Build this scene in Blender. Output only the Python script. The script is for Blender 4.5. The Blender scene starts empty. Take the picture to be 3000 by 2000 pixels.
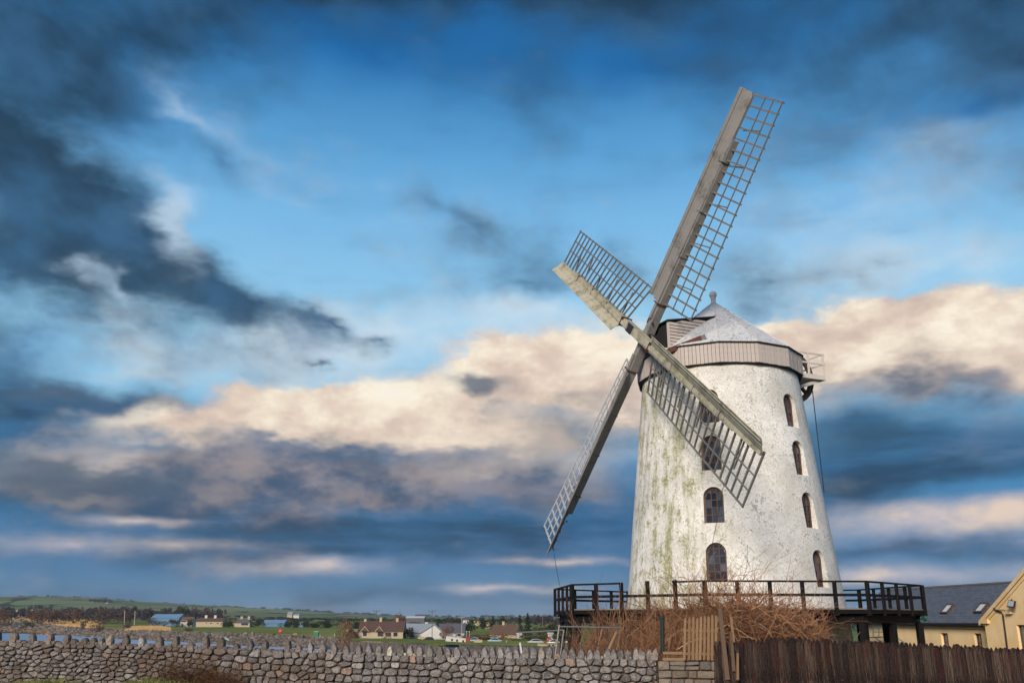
import bpy, bmesh, math, random
import numpy as np
from mathutils import Matrix, Vector
random.seed(7); RNG = np.random.default_rng(11)
scene = bpy.context.scene
COL = scene.collection
R = math.radians

# ------------------------------------------------------------------ helpers: meshes, objects, tags
class MB:
    def __init__(s): s.v = []; s.f = []; s.m = []
    def add(s, verts, faces, mi=0):
        o = len(s.v); s.v.extend([tuple(p) for p in verts]); s.f.extend([tuple(i + o for i in f) for f in faces]); s.m.extend([mi] * len(faces)); return s
    def box(s, c, size, M=None, mi=0):
        x, y, z = (k / 2 for k in size); c = Vector(c)
        P = [Vector((a * x, b * y, d * z)) for d in (-1, 1) for a, b in ((-1, -1), (1, -1), (1, 1), (-1, 1))]
        if M is not None: P = [M @ p for p in P]
        return s.add([p + c for p in P], [(3, 2, 1, 0), (4, 5, 6, 7), (0, 1, 5, 4), (1, 2, 6, 5), (2, 3, 7, 6), (3, 0, 4, 7)], mi)
    def beam(s, a, b, w, h, up=(0, 0, 1), w2=None, h2=None, mi=0):
        a = Vector(a); b = Vector(b); d = (b - a).normalized(); up = Vector(up)
        sd_ = d.cross(up)
        if sd_.length < 1e-4: sd_ = d.cross(Vector((1, 0, 0)))
        sd_.normalize(); u = sd_.cross(d).normalized(); w2 = w2 or w; h2 = h2 or h
        P = []
        for p, ww, hh in ((a, w, h), (b, w2, h2)):
            for i, j in ((-1, -1), (1, -1), (1, 1), (-1, 1)): P.append(p + sd_ * (i * ww / 2) + u * (j * hh / 2))
        return s.add(P, [(0, 1, 2, 3), (7, 6, 5, 4), (0, 4, 5, 1), (1, 5, 6, 2), (2, 6, 7, 3), (3, 7, 4, 0)], mi)
    def tube(s, pts, r, n=6, r2=None, mi=0, cap=True):
        pts = [Vector(p) for p in pts]; k = len(pts); base = len(s.v); ref = Vector((0.13, 0.21, 1))
        for i, p in enumerate(pts):
            d = (pts[min(i + 1, k - 1)] - pts[max(i - 1, 0)]).normalized()
            a = d.cross(ref)
            if a.length < 1e-3: a = d.cross(Vector((1, 0, 0)))
            a.normalize(); b = d.cross(a)
            rr = r if r2 is None else r + (r2 - r) * i / max(1, k - 1)
            for j in range(n):
                t = 2 * math.pi * j / n; s.v.append(tuple(p + (a * math.cos(t) + b * math.sin(t)) * rr))
        for i in range(k - 1):
            for j in range(n):
                s.f.append((base + i * n + j, base + i * n + (j + 1) % n, base + (i + 1) * n + (j + 1) % n, base + (i + 1) * n + j)); s.m.append(mi)
        if cap:
            s.f.append(tuple(base + j for j in reversed(range(n)))); s.f.append(tuple(base + (k - 1) * n + j for j in range(n))); s.m += [mi, mi]
        return s
    def prism(s, poly, vec, mi=0):              # closed outline (3D points) extruded along vec
        n = len(poly); v = Vector(vec); A = [Vector(p) for p in poly]
        return s.add(A + [p + v for p in A], [tuple(reversed(range(n))), tuple(range(n, 2 * n))] + [(i, (i + 1) % n, n + (i + 1) % n, n + i) for i in range(n)], mi)
    def lathe(s, c, prof, n=16, mi=0, a0=0.0):
        base = len(s.v); c = Vector(c)
        for r, z in prof:
            for j in range(n):
                t = a0 + 2 * math.pi * j / n; s.v.append((c.x + r * math.sin(t), c.y - r * math.cos(t), c.z + z))
        for i in range(len(prof) - 1):
            for j in range(n):
                s.f.append((base + i * n + j, base + i * n + (j + 1) % n, base + (i + 1) * n + (j + 1) % n, base + (i + 1) * n + j)); s.m.append(mi)
        s.f.append(tuple(base + j for j in reversed(range(n)))); s.f.append(tuple(base + (len(prof) - 1) * n + j for j in range(n))); s.m += [mi, mi]
        return s
    def mesh(s, name, mats, smooth=False):
        me = bpy.data.meshes.new(name); me.from_pydata(s.v, [], s.f)
        for m in (mats if isinstance(mats, (list, tuple)) else [mats]): me.materials.append(m)
        if any(s.m): me.polygons.foreach_set('material_index', s.m)
        if smooth: me.polygons.foreach_set('use_smooth', [True] * len(me.polygons))
        me.validate(); me.update(); return me
    def build(s, name, mats, parent=None, smooth=False, **kw):
        return put(name, s.mesh(name, mats, smooth), Matrix(), parent, **kw)
WM = {}
def put(name, data, M=None, parent=None, **kw):
    o = bpy.data.objects.new(name, data); COL.objects.link(o); M = M or Matrix()
    o.matrix_basis = M; WM[o.name] = M.copy()
    if parent is not None:
        o.parent = parent; o.matrix_parent_inverse = WM[parent.name].inverted()
    for k, v in kw.items(): o[k] = v
    return o
def root(name, loc, label, cat, group=None, kind=None):
    o = put(name, None, Matrix.Translation(Vector(loc))); o.empty_display_size = 0.3
    return tag(o, label, cat, group, kind)
def tag(o, label=None, cat=None, group=None, kind=None):
    if label: o['label'] = label
    if cat: o['category'] = cat
    if group: o['group'] = group
    if kind: o['kind'] = kind
    return o
def struct(o, label=None): o['kind'] = 'structure'; 
def mat_axes(x, y, z, loc):
    x, y, z = Vector(x), Vector(y), Vector(z)
    return Matrix(((x.x, y.x, z.x, loc[0]), (x.y, y.y, z.y, loc[1]), (x.z, y.z, z.z, loc[2]), (0, 0, 0, 1)))

# ------------------------------------------------------------------ helpers: node materials
class NT:
    def __init__(s, tree): s.t = tree; s.n = tree.nodes; s.l = tree.links
    def node(s, typ, ins=None, **kw):
        nd = s.n.new(typ)
        for k, v in kw.items(): setattr(nd, k, v)
        for k, v in (ins or {}).items(): s.set(nd.inputs[k], v)
        return nd
    def set(s, sock, v):
        if isinstance(v, bpy.types.NodeSocket): s.l.new(v, sock)
        else: sock.default_value = v
    def math(s, op, a, b=None, c=None, clamp=False):
        nd = s.node('ShaderNodeMath', operation=op, use_clamp=clamp); s.set(nd.inputs[0], a)
        if b is not None: s.set(nd.inputs[1], b)
        if c is not None: s.set(nd.inputs[2], c)
        return nd.outputs[0]
    def vmath(s, op, a, b=None, scale=None):
        nd = s.node('ShaderNodeVectorMath', operation=op); s.set(nd.inputs[0], a)
        if b is not None: s.set(nd.inputs[1], b)
        if scale is not None: s.set(nd.inputs['Scale'], scale)
        return nd.outputs['Value'] if op in ('LENGTH', 'DOT_PRODUCT', 'DISTANCE') else nd.outputs[0]
    def noise(s, vec, scale, detail=4, rough=0.55, dist=0.0, col=False):
        nd = s.node('ShaderNodeTexNoise', {'Scale': scale, 'Detail': detail, 'Roughness': rough, 'Distortion': dist})
        if vec is not None: s.set(nd.inputs['Vector'], vec)
        return nd.outputs['Color' if col else 'Fac']
    def voronoi(s, vec, scale, feature='F1', out='Distance', rnd=1.0):
        nd = s.node('ShaderNodeTexVoronoi', {'Scale': scale, 'Randomness': rnd}, feature=feature); s.set(nd.inputs['Vector'], vec); return nd.outputs[out]
    def step(s, v, lo, hi, a=0.0, b=1.0, smooth=True):
        nd = s.node('ShaderNodeMapRange', {'Value': v, 'From Min': lo, 'From Max': hi, 'To Min': a, 'To Max': b}, interpolation_type='SMOOTHSTEP' if smooth else 'LINEAR'); return nd.outputs[0]
    def mix(s, f, a, b, mode='MIX', clamp=True):
        nd = s.node('ShaderNodeMix', data_type='RGBA', blend_type=mode, clamp_factor=clamp)
        s.set(nd.inputs['Factor'], f); s.set(nd.inputs['A'], c4(a)); s.set(nd.inputs['B'], c4(b)); return nd.outputs['Result']
    def ramp(s, v, stops, interp='LINEAR'):
        nd = s.node('ShaderNodeValToRGB', {'Fac': v}); cr = nd.color_ramp; cr.interpolation = interp
        while len(cr.elements) < len(stops): cr.elements.new(0.5)
        for e, (p, c) in zip(cr.elements, stops): e.position = p; e.color = c4(c)
        return nd.outputs['Color']
    def mapping(s, vec, loc=(0, 0, 0), rot=(0, 0, 0), scale=(1, 1, 1), typ='POINT'):
        nd = s.node('ShaderNodeMapping', {'Location': loc, 'Rotation': rot, 'Scale': scale}, vector_type=typ); s.set(nd.inputs['Vector'], vec); return nd.outputs[0]
def c4(c): return c if isinstance(c, bpy.types.NodeSocket) else (tuple(c) + (1.0,) if len(c) == 3 else c)
def srgb(r, g, b):
    f = lambda c: c / 12.92 if c <= 0.04045 else ((c + 0.055) / 1.055) ** 2.4
    return (f(r / 255), f(g / 255), f(b / 255))
def material(name, fn, rough=0.85, spec=0.25, metallic=0.0):
    m = bpy.data.materials.new(name); m.use_nodes = True; nt = NT(m.node_tree); nt.n.clear()
    out = nt.node('ShaderNodeOutputMaterial'); bs = nt.node('ShaderNodeBsdfPrincipled', {'Roughness': rough, 'Metallic': metallic, 'Specular IOR Level': spec})
    nt.l.new(bs.outputs[0], out.inputs[0])
    tc = nt.node('ShaderNodeTexCoord'); geo = nt.node('ShaderNodeNewGeometry'); oi = nt.node('ShaderNodeObjectInfo')
    nt.obj = tc.outputs['Object']; nt.pos = geo.outputs['Position']; nt.nor = geo.outputs['Normal']; nt.rnd = oi.outputs['Random']; nt.island = geo.outputs['Random Per Island']; nt.bs = bs
    r = fn(nt)
    if r is not None: nt.set(bs.inputs['Base Color'], c4(r))
    return m
def bump(nt, h, strength=0.4, dist=0.02):
    b = nt.node('ShaderNodeBump', {'Strength': strength, 'Distance': dist, 'Height': h}); nt.l.new(b.outputs[0], nt.bs.inputs['Normal'])

# ------------------------------------------------------------------ camera
EYE = 8.0                                  # eye height above datum (sea field lies at +2)
F_PX, HORIZON = 2670.0, 810.0              # focal length and horizon offset, in 3000 x 2000 picture units
PITCH = math.atan2(HORIZON, F_PX)
cam = bpy.data.cameras.new('camera'); cam_o = bpy.data.objects.new('camera', cam)
COL.objects.link(cam_o); scene.camera = cam_o
cam.sensor_width = 36.0; cam.lens = F_PX / 3000 * 36
cam.clip_start = 0.1; cam.clip_end = 30000
cam_o.location = (0, 0, EYE); cam_o.rotation_euler = (math.pi / 2 + PITCH, 0, 0)
CP, SP = math.cos(PITCH), math.sin(PITCH)
def ray(px, py):
    u = (px - 1500) / F_PX; v = (1000 - py) / F_PX
    return (u, CP - v * SP, SP + v * CP)
def at(px, py, Y):
    d = ray(px, py); k = Y / d[1]
    return Vector((d[0] * k, Y, EYE + d[2] * k))
def depth_for(px, py, zrel):               # distance at which the sight line reaches height zrel (relative to the eye)
    d = ray(px, py); return zrel / d[2] * d[1]

# ------------------------------------------------------------------ sky, sun, exposure
SUN_AZ, SUN_EL = R(203), R(23)             # clockwise from +Y: behind the viewer, to the left
world = bpy.data.worlds.new('World'); scene.world = world; world.use_nodes = True
# The clear sky is the Sky Texture graded by elevation; the cloud sheets are fields laid out by compass bearing and
# elevation (degrees), broken up by noise, and they go on all round the horizon beyond the picture.
def build_sky():
    nt = NT(world.node_tree); nt.n.clear()
    out = nt.node('ShaderNodeOutputWorld'); bg = nt.node('ShaderNodeBackground', {'Strength': 0.1}); nt.l.new(bg.outputs[0], out.inputs[0])
    d = nt.node('ShaderNodeTexCoord').outputs['Generated']
    sky = nt.node('ShaderNodeTexSky', sky_type='NISHITA', sun_disc=False, sun_elevation=SUN_EL, sun_rotation=SUN_AZ)
    sky.air_density = 1.0; sky.dust_density = 0.6; sky.ozone_density = 2.2
    xyz = nt.node('ShaderNodeSeparateXYZ', {0: d}); X, Y, Z = xyz.outputs
    DEG = 180 / math.pi
    az = nt.math('MULTIPLY', nt.math('ARCTAN2', X, Y), DEG); el = nt.math('MULTIPLY', nt.math('ARCSINE', Z), DEG)
    dz = nt.mapping(d, scale=(1, 1, 2.0))
    w1 = nt.vmath('SUBTRACT', nt.noise(dz, 5.0, 2, 0.55, col=True), (0.5, 0.5, 0.5)); w2 = nt.vmath('SUBTRACT', nt.noise(dz, 17.0, 3, 0.6, col=True), (0.5, 0.5, 0.5))
    ae = nt.node('ShaderNodeCombineXYZ', {0: az, 1: el, 2: 0.0}).outputs[0]
    def warped(a1, a2, shift=0.0):
        v = nt.vmath('ADD', nt.vmath('MULTIPLY', w1, (a1, a1 * .55, 0)), nt.vmath('MULTIPLY_ADD' if False else 'MULTIPLY', w2, (a2, a2 * .7, 0)))
        if shift: v = nt.vmath('ADD', v, (0, shift, 0))
        return nt.vmath('ADD', ae, v)
    WA_, WB2, WC, WC2 = warped(9, 4), warped(8, 2), warped(6, 4.5), warped(6, 4.5, 2.8)
    front = nt.step(Y, 0.80, 0.55)               # 0 towards the mill, 1 round the rest of the horizon
    elr = nt.math('DIVIDE', el, 60.0)
    cen = lambda v, k: nt.math('MULTIPLY', nt.math('SUBTRACT', v, 0.5), k)
    fb_big = nt.noise(dz, 4.2, 4, 0.56); fb_mid = nt.noise(nt.mapping(d, loc=(3, 1, 2), scale=(1, 1, 1.6)), 9.0, 6, 0.6)
    fb_low = nt.noise(nt.mapping(d, scale=(1, 1, 6)), 5.0, 5, 0.58)
    dr = nt.mapping(nt.mapping(d, rot=(0, R(-33), 0)), scale=(1.0, 1, 2.0))      # wind-drawn streaks
    fb_str = nt.noise(dr, 5.5, 5, 0.54, 0.5); fb_str2 = nt.noise(nt.mapping(dr, loc=(4, 2, 1), scale=(1, 1, .7)), 11.0, 4, 0.54)
    lump = nt.noise(nt.mapping(d, loc=(1, 5, 2), scale=(1, 1, 1.9)), 13.0, 6, 0.6)
    def bear(x, y):                              # picture position -> bearing and elevation
        v = Vector(ray(x * 3000 / 2352, y * 3000 / 2352)).normalized(); return math.degrees(math.atan2(v.x, v.y)), math.degrees(math.asin(v.z))
    turned = {}
    def field(vec, blobs, base):
        acc = base
        for b in blobs:
            x, y, rx, ry, w = b[:5]; rot = -26 if len(b) > 5 and b[5] <= -12 else 0
            a, e = bear(x, y); k = 2.15 / 36.5
            key = (vec.node.name, rot)
            if key not in turned: turned[key] = vec if not rot else nt.mapping(vec, rot=(0, 0, R(-rot)))
            cr, sr = math.cos(R(-rot)), math.sin(R(-rot)); a, e = a * cr - e * sr, a * sr + e * cr
            nd = nt.node('ShaderNodeVectorMath', operation='MULTIPLY_ADD'); nt.set(nd.inputs[0], turned[key])
            sx, sy = 1 / (rx * k), 1 / (ry * k); nd.inputs[1].default_value = (sx, sy, 0); nd.inputs[2].default_value = (-a * sx, -e * sy, 0)
            g = nt.step(nt.vmath('LENGTH', nd.outputs[0]), 1.0, 0.0, 0.0, math.sqrt(w * 1.5), smooth=False)
            acc = nt.math('MULTIPLY_ADD', g, g, acc)
        return acc
    add = lambda *v: v[0] if len(v) == 1 else nt.math('ADD', v[0], add(*v[1:]))
    L = srgb
    tint = nt.ramp(elr, [(0.0, L(84, 126, 160)), (0.06, L(54, 114, 164)), (0.14, L(58, 132, 184)), (0.22, L(150, 204, 236)), (0.31, L(150, 206, 240)), (0.40, L(124, 188, 234)), (0.48, L(90, 162, 216)), (0.56, L(46, 122, 184)), (0.63, L(32, 92, 146)), (0.8, L(28, 88, 152)), (1.0, L(26, 80, 142))])
    c = nt.mix(0.93, nt.vmath('SCALE', sky.outputs[0], scale=SKY_GAIN), tint)
    # deep blue washes and thin pale veil
    v = WA_
    f = add(field(v, DEEP, 0.0), cen(fb_big, .5)); c = nt.mix(nt.math('MULTIPLY', nt.step(f, 0.05, 1.0), 0.8), c, L(28, 100, 164))
    f = add(field(v, VEIL, nt.math('MULTIPLY', front, 0.3)), cen(fb_str, 1.2), cen(fb_mid, 1.0), cen(lump, 1.0))
    c = nt.mix(nt.math('MULTIPLY', nt.step(f, 0.10, 1.2), 0.9), c, nt.ramp(elr, [(0.1, L(205, 216, 226)), (0.3, L(210, 228, 240)), (0.42, L(186, 212, 234)), (0.55, L(140, 184, 224))]))
    # dark upper cloud
    v = WA_
    fd = add(field(v, DARK, nt.math('MULTIPLY_ADD', front, 0.27, 0.13)), cen(fb_big, .9), cen(fb_str, 1.5), cen(fb_str2, 1.3), cen(fb_mid, 1.1), cen(lump, .9))
    c = nt.mix(nt.math('MULTIPLY', nt.step(fd, -0.05, 1.75), 0.95), c, nt.mix(nt.step(fb_str2, 0.32, 0.68), L(34, 58, 80), L(54, 94, 130)))
    f = add(field(WA_, GAPS, 0.0), cen(fb_str, .9), cen(fb_mid, 1.2)); c = nt.mix(nt.math('MULTIPLY', nt.step(f, 0.15, 1.3), 0.7), c, L(186, 212, 234))
    # low slate-blue stratus
    v = WB2
    f = add(field(v, SLATE, nt.math('MULTIPLY', nt.math('MULTIPLY', front, nt.step(elr, 0.26, 0.15)), 0.6)), cen(fb_low, 1.2), cen(fb_mid, .8))
    c = nt.mix(nt.math('MULTIPLY', nt.step(f, -0.1, 1.2), 0.92), c, nt.mix(nt.step(fb_low, 0.36, 0.62), L(42, 70, 96), L(54, 102, 142)))
    # sunlit cream cumulus: crisp lit tops, undersides sinking into lavender grey and slate
    base = nt.math('MULTIPLY', nt.math('MULTIPLY', front, nt.math('MULTIPLY', nt.step(elr, 0.12, 0.17), nt.step(elr, 0.30, 0.22))), 0.55)
    nz = add(cen(fb_mid, .95), cen(fb_big, .6))
    f = add(field(WC, CREAM, base), nz)
    up = add(field(WC2, CREAM, base), cen(fb_mid, 1.0), cen(lump, 1.1), field(WC, SHADE, 0.0))
    deep = nt.step(up, 0.4, 3.0)
    puff = nt.math('ADD', nt.math('MULTIPLY', fb_mid, 0.45), nt.math('MULTIPLY', lump, 0.55))
    lit = nt.ramp(puff, [(0.32, L(186, 168, 160)), (0.47, L(226, 204, 186)), (0.58, L(253, 240, 218)), (0.68, L(255, 249, 236))])
    cc = nt.mix(nt.step(deep, 0.05, 0.60), lit, nt.mix(nt.step(lump, .36, .62), L(164, 156, 152), L(226, 206, 188)))
    cc = nt.mix(nt.step(deep, 0.42, 0.95), cc, nt.mix(nt.step(lump, .36, .64), L(76, 92, 116), L(146, 138, 142)))
    soft = nt.math('MULTIPLY_ADD', deep, 1.6, 1.0)
    al = nt.node('ShaderNodeMapRange', {'Value': f, 'From Min': 0.15, 'From Max': soft}, interpolation_type='SMOOTHSTEP').outputs[0]
    c = nt.mix(nt.math('MULTIPLY', nt.math('MULTIPLY', al, 0.97), nt.step(elr, 0.40, 0.33)), c, cc)
    # dark shreds in front of the cumulus
    f = add(field(WA_, SHRED, 0.0), cen(fb_str, .9), cen(fb_mid, .6)); c = nt.mix(nt.math('MULTIPLY', nt.step(f, 0.15, 1.1), 0.85), c, nt.mix(fb_mid, L(50, 72, 96), L(104, 122, 140)))
    # thin lit bars under the stratus
    f = add(field(nt.vmath('ADD', ae, nt.vmath('ADD', nt.vmath('MULTIPLY', w1, (9, .9, 0)), nt.vmath('MULTIPLY', w2, (4, .8, 0)))), BARS, nt.math('MULTIPLY', nt.math('MULTIPLY', front, nt.step(elr, 0.12, 0.06)), 0.3)), cen(fb_low, 1.0), cen(lump, .9))
    c = nt.mix(nt.math('MULTIPLY', nt.math('MULTIPLY', nt.step(f, -0.1, 1.6), nt.step(elr, 0.19, 0.12)), 0.95), c, nt.mix(nt.step(fb_mid, .38, .62), L(178, 178, 192), L(232, 210, 192)))
    nt.set(bg.inputs[0], nt.vmath('SCALE', c, scale=10.0))
    world.cycles.sampling_method = 'MANUAL'; world.cycles.sample_map_resolution = 512
# x, y, half-width, half-height (picture units 2352 x 1568), weight, turn
SKY_GAIN = 0.1
DEEP = [(880, 90, 460, 90, .7), (1500, 150, 320, 100, .6), (2250, 240, 340, 120, .6), (1350, 1180, 300, 90, .7), (300, 250, 240, 130, .5), (60, 800, 150, 60, .45)]
VEIL = [(600, 800, 320, 75, .6), (400, 540, 60, 100, .8), (190, 690, 160, 36, .45, -25), (470, 260, 160, 60, .55, -20), (960, 770, 360, 90, .6), (1280, 720, 200, 55, .5), (1950, 500, 380, 180, .4), (2060, 620, 280, 55, .5), (330, 850, 180, 34, .5), (780, 460, 420, 150, .35), (2150, 330, 180, 80, .3)]
DARK = [(60, 520, 260, 200, .35), (120, 270, 260, 130, .4), (20, 60, 230, 120, 1.0), (400, 55, 270, 105, 1.1), (820, -20, 420, 70, 1.25), (1420, -20, 400, 84, 1.3), (1640, 120, 170, 100, .5), (2100, 20, 330, 110, 1.1), (2330, 150, 170, 150, .75),
        (200, 190, 170, 65, .75, -20), (20, 340, 190, 95, 1.0, -25), (120, 480, 290, 95, .8, -28), (310, 580, 260, 95, .7, -28), (440, 650, 190, 70, .7, -28), (150, 720, 260, 80, .45, -20), (575, 695, 120, 40, .8, -32), (40, 600, 130, 65, .85), (500, 370, 100, 45, .55, -35),
        (40, 890, 260, 72, 1.1, -12), (270, 930, 200, 36, .9), (1130, 530, 180, 58, .6, -18), (1250, 240, 120, 105, .5), (1430, 605, 120, 40, .65, -20), (1220, 650, 140, 35, .5), (1770, 640, 110, 55, .65), (2010, 620, 120, 32, .45), (1960, 290, 170, 135, .45), (730, 750, 90, 22, .7, -20), (860, 800, 45, 20, .8)]
GAPS = [(395, 530, 45, 80, .9), (120, 625, 60, 26, .6), (240, 668, 85, 22, .6, -22), (450, 255, 110, 36, .6, -20), (200, 755, 80, 20, .4)]
SLATE = [(100, 1110, 270, 50, 1.1), (500, 1170, 440, 45, .9), (1000, 1200, 430, 50, .95), (1320, 1150, 250, 72, .9), (700, 1262, 560, 27, .7), (40, 980, 150, 60, 1.0), (2170, 1030, 330, 65, 1.0), (2050, 1115, 270, 40, .8), (1960, 980, 140, 55, .6), (2100, 1270, 300, 24, .8), (700, 1385, 900, 34, .6)]
CREAM = [(640, 920, 175, 50, .95), (830, 952, 220, 60, .9), (470, 985, 190, 48, .8), (1080, 950, 250, 75, .85), (1110, 840, 110, 48, .85), (1290, 840, 190, 80, 1.0), (1450, 900, 220, 95, .9), (380, 1055, 220, 46, .7), (760, 1042, 400, 62, .9), (1260, 1020, 270, 58, .8), (1650, 900, 250, 90, .9), (540, 1095, 370, 48, .85), (960, 1097, 340, 46, .85), (360, 1150, 340, 46, .75), (780, 1158, 380, 46, .85), (1140, 1140, 280, 42, .7),
         (2050, 765, 180, 72, 1.1), (2260, 760, 210, 80, 1.2), (1840, 790, 120, 52, 1.0), (2080, 880, 320, 68, .95), (2330, 890, 190, 65, .9)]
SHADE = [(300, 1020, 280, 60, 1.3), (450, 1130, 380, 52, 1.3), (900, 1150, 400, 44, 1.3), (900, 1060, 300, 30, .4), (2150, 955, 350, 38, 1.0)]
SHRED = [(1085, 893, 100, 26, .9), (715, 828, 40, 14, .7), (140, 1100, 260, 44, 1.2), (150, 900, 220, 40, .6)]
BARS = [(290, 1195, 150, 12, 1.0), (690, 1298, 150, 20, 1.1), (90, 1245, 170, 24, .6), (430, 1245, 180, 14, .5), (1180, 1352, 120, 11, 1.0), (2160, 1195, 250, 34, 1.2), (2060, 1322, 300, 22, 1.1), (2330, 1165, 130, 25, .7), (1330, 1285, 180, 9, .7)]
build_sky()

sun = bpy.data.lights.new('sun', 'SUN'); sun_o = bpy.data.objects.new('sun', sun); COL.objects.link(sun_o)
sun.energy = 4.2; sun.angle = R(18); sun.color = (1.0, 0.88, 0.74)
sd = Vector((math.sin(SUN_AZ) * math.cos(SUN_EL), math.cos(SUN_AZ) * math.cos(SUN_EL), math.sin(SUN_EL)))
sun_o.rotation_euler = sd.to_track_quat('Z', 'Y').to_euler()
sun_o.location = (-20, -20, 60)
scene.view_settings.view_transform = 'Standard'; scene.view_settings.look = 'None'
scene.view_settings.exposure = 0.0; scene.view_settings.gamma = 1.0
scene.view_settings.use_curve_mapping = False
scene.render.engine = 'CYCLES'
cy = scene.cycles
cy.use_adaptive_sampling = True; cy.adaptive_threshold = 0.02; cy.adaptive_min_samples = 6
cy.max_bounces = 5; cy.diffuse_bounces = 2; cy.glossy_bounces = 3; cy.transmission_bounces = 4
cy.use_denoising = True

# ------------------------------------------------------------------ materials
def f_plaster(nt):
    p = nt.pos
    big = nt.noise(p, 0.35, 5, 0.6); mid = nt.noise(p, 1.6, 6, 0.68); fine = nt.noise(p, 9.0, 5, 0.75); spk = nt.noise(p, 26.0, 3, 0.7)
    streak = nt.noise(nt.mapping(p, scale=(1.3, 1.3, 0.16)), 1.6, 5, 0.65)
    c = nt.mix(nt.step(nt.math('ADD', nt.math('MULTIPLY', big, .5), nt.math('MULTIPLY', mid, .5)), 0.38, 0.62), (0.62, 0.595, 0.55), (0.91, 0.89, 0.85))
    grime = nt.math('MULTIPLY', nt.step(mid, 0.47, 0.68), nt.step(fine, 0.40, 0.58))
    c = nt.mix(nt.math('MULTIPLY', grime, 0.8), c, (0.29, 0.27, 0.24))
    dk = nt.math('MULTIPLY', nt.step(fine, 0.50, 0.64), nt.step(spk, 0.44, 0.58))
    c = nt.mix(nt.math('MULTIPLY', dk, 0.72), c, (0.15, 0.14, 0.12))
    # green and ochre algae growing in long runs, thickest on the damp side that faces the estuary
    sx = nt.node('ShaderNodeSeparateXYZ', {0: p})
    damp = nt.step(sx.outputs[0], 13.2, 8.2)
    alg = nt.math('MULTIPLY', nt.step(nt.math('ADD', nt.math('MULTIPLY', streak, 0.6), nt.math('MULTIPLY', mid, 0.45)), 0.47, 0.62), nt.math('ADD', nt.math('MULTIPLY', damp, 0.90), 0.10))
    alg = nt.math('MULTIPLY', alg, nt.step(fine, 0.30, 0.62, 0.35, 1.0))
    c = nt.mix(nt.math('MULTIPLY', alg, 0.95), c, nt.mix(nt.step(big, .4, .6), (0.21, 0.21, 0.055), (0.32, 0.27, 0.10)))
    bump(nt, nt.math('ADD', nt.math('MULTIPLY', mid, 0.8), nt.math('MULTIPLY', fine, 0.6)), 0.8, 0.08)
    return c
M_PLASTER = material('whitewashed_plaster', f_plaster, 0.9, 0.15)
def wood(col_a, col_b, dirt, dirt_amt=0.5, moss=0.0, grain=1.0, objspace=True, bs=0.35):
    def f(nt):
        p = nt.obj if objspace else nt.pos
        n1 = nt.noise(p, 1.1, 5, 0.65); n2 = nt.noise(p, 7.0, 5, 0.7); n3 = nt.noise(p, 30.0, 3, 0.7)
        c = nt.mix(nt.math('MULTIPLY_ADD', n2, 0.7, nt.math('MULTIPLY', nt.rnd, 0.3)), col_a, col_b)
        c = nt.mix(nt.math('MULTIPLY', nt.step(nt.math('ADD', nt.math('MULTIPLY', n1, .6), nt.math('MULTIPLY', n2, .4)), 0.48, 0.66), dirt_amt), c, dirt)
        c = nt.mix(nt.math('MULTIPLY', nt.step(n3, 0.58, 0.7), dirt_amt * 0.8), c, dirt)
        if moss: c = nt.mix(nt.math('MULTIPLY', nt.step(nt.noise(p, 1.7, 5, 0.7), 0.5, 0.66), moss), c, (0.20, 0.20, 0.09))
        bump(nt, nt.math('ADD', n2, nt.math('MULTIPLY', n3, 0.5)), bs, 0.02)
        return c
    return f
M_SAIL = material('weathered_white_paint', wood((0.18, 0.172, 0.168), (0.30, 0.288, 0.278), (0.06, 0.055, 0.048), 0.7, 0.15), 0.8)
M_LATH = material('grey_painted_lath', wood((0.11, 0.105, 0.10), (0.20, 0.19, 0.18), (0.06, 0.05, 0.04), 0.6, 0.2), 0.8)
M_LATHSKYLIT = material('skylit_lath', wood((0.36, 0.365, 0.38), (0.54, 0.545, 0.56), (0.16, 0.155, 0.15), 0.5, 0.0), 0.7)  # lath copy paled: sky light on the bars is put into the colour
M_LATHGREY = material('grey_lath', wood((0.17, 0.17, 0.175), (0.27, 0.27, 0.275), (0.08, 0.075, 0.07), 0.5, 0.1), 0.8)
M_BOARD = material('cream_cap_board', wood((0.42, 0.36, 0.325), (0.58, 0.515, 0.475), (0.18, 0.15, 0.13), 0.6), 0.85)
M_RAIL = material('cream_painted_timber', wood((0.55, 0.50, 0.44), (0.68, 0.63, 0.56), (0.24, 0.2, 0.17), 0.3), 0.75)
def f_roof(nt):
    p = nt.pos
    n = nt.noise(p, 1.3, 5, 0.65); s = nt.noise(nt.mapping(p, scale=(1, 1, 0.7)), 6.5, 4, 0.75); s2 = nt.noise(p, 15, 3, 0.7)
    c = nt.mix(n, (0.48, 0.48, 0.49), (0.66, 0.66, 0.66))
    d = nt.math('MULTIPLY', nt.step(s, 0.49, 0.58), nt.step(s2, 0.46, 0.56))
    d = nt.math('MULTIPLY', d, nt.step(n, 0.34, 0.55))
    c = nt.mix(nt.math('MULTIPLY', d, 0.92), c, (0.035, 0.035, 0.035))
    bump(nt, s, 0.35, 0.03); return c
M_ROOF = material('lichened_white_roofing', f_roof, 0.8)
M_CAPLINE = material('bitumen_black', lambda nt: (0.02, 0.019, 0.018), 0.7)
def f_black(nt):
    n = nt.noise(nt.pos, 5, 5, 0.7); g = nt.noise(nt.mapping(nt.pos, scale=(6, 6, 1)), 8, 4, 0.6)
    c = nt.mix(n, (0.004, 0.004, 0.0045), (0.011, 0.009, 0.009)); bump(nt, g, 0.3, 0.01)
    return nt.mix(nt.math('MULTIPLY', nt.step(g, .55, .7), .3), c, (0.018, 0.013, 0.011))
M_DECK = material('tarred_timber', f_black, 0.75, 0.15)
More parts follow.
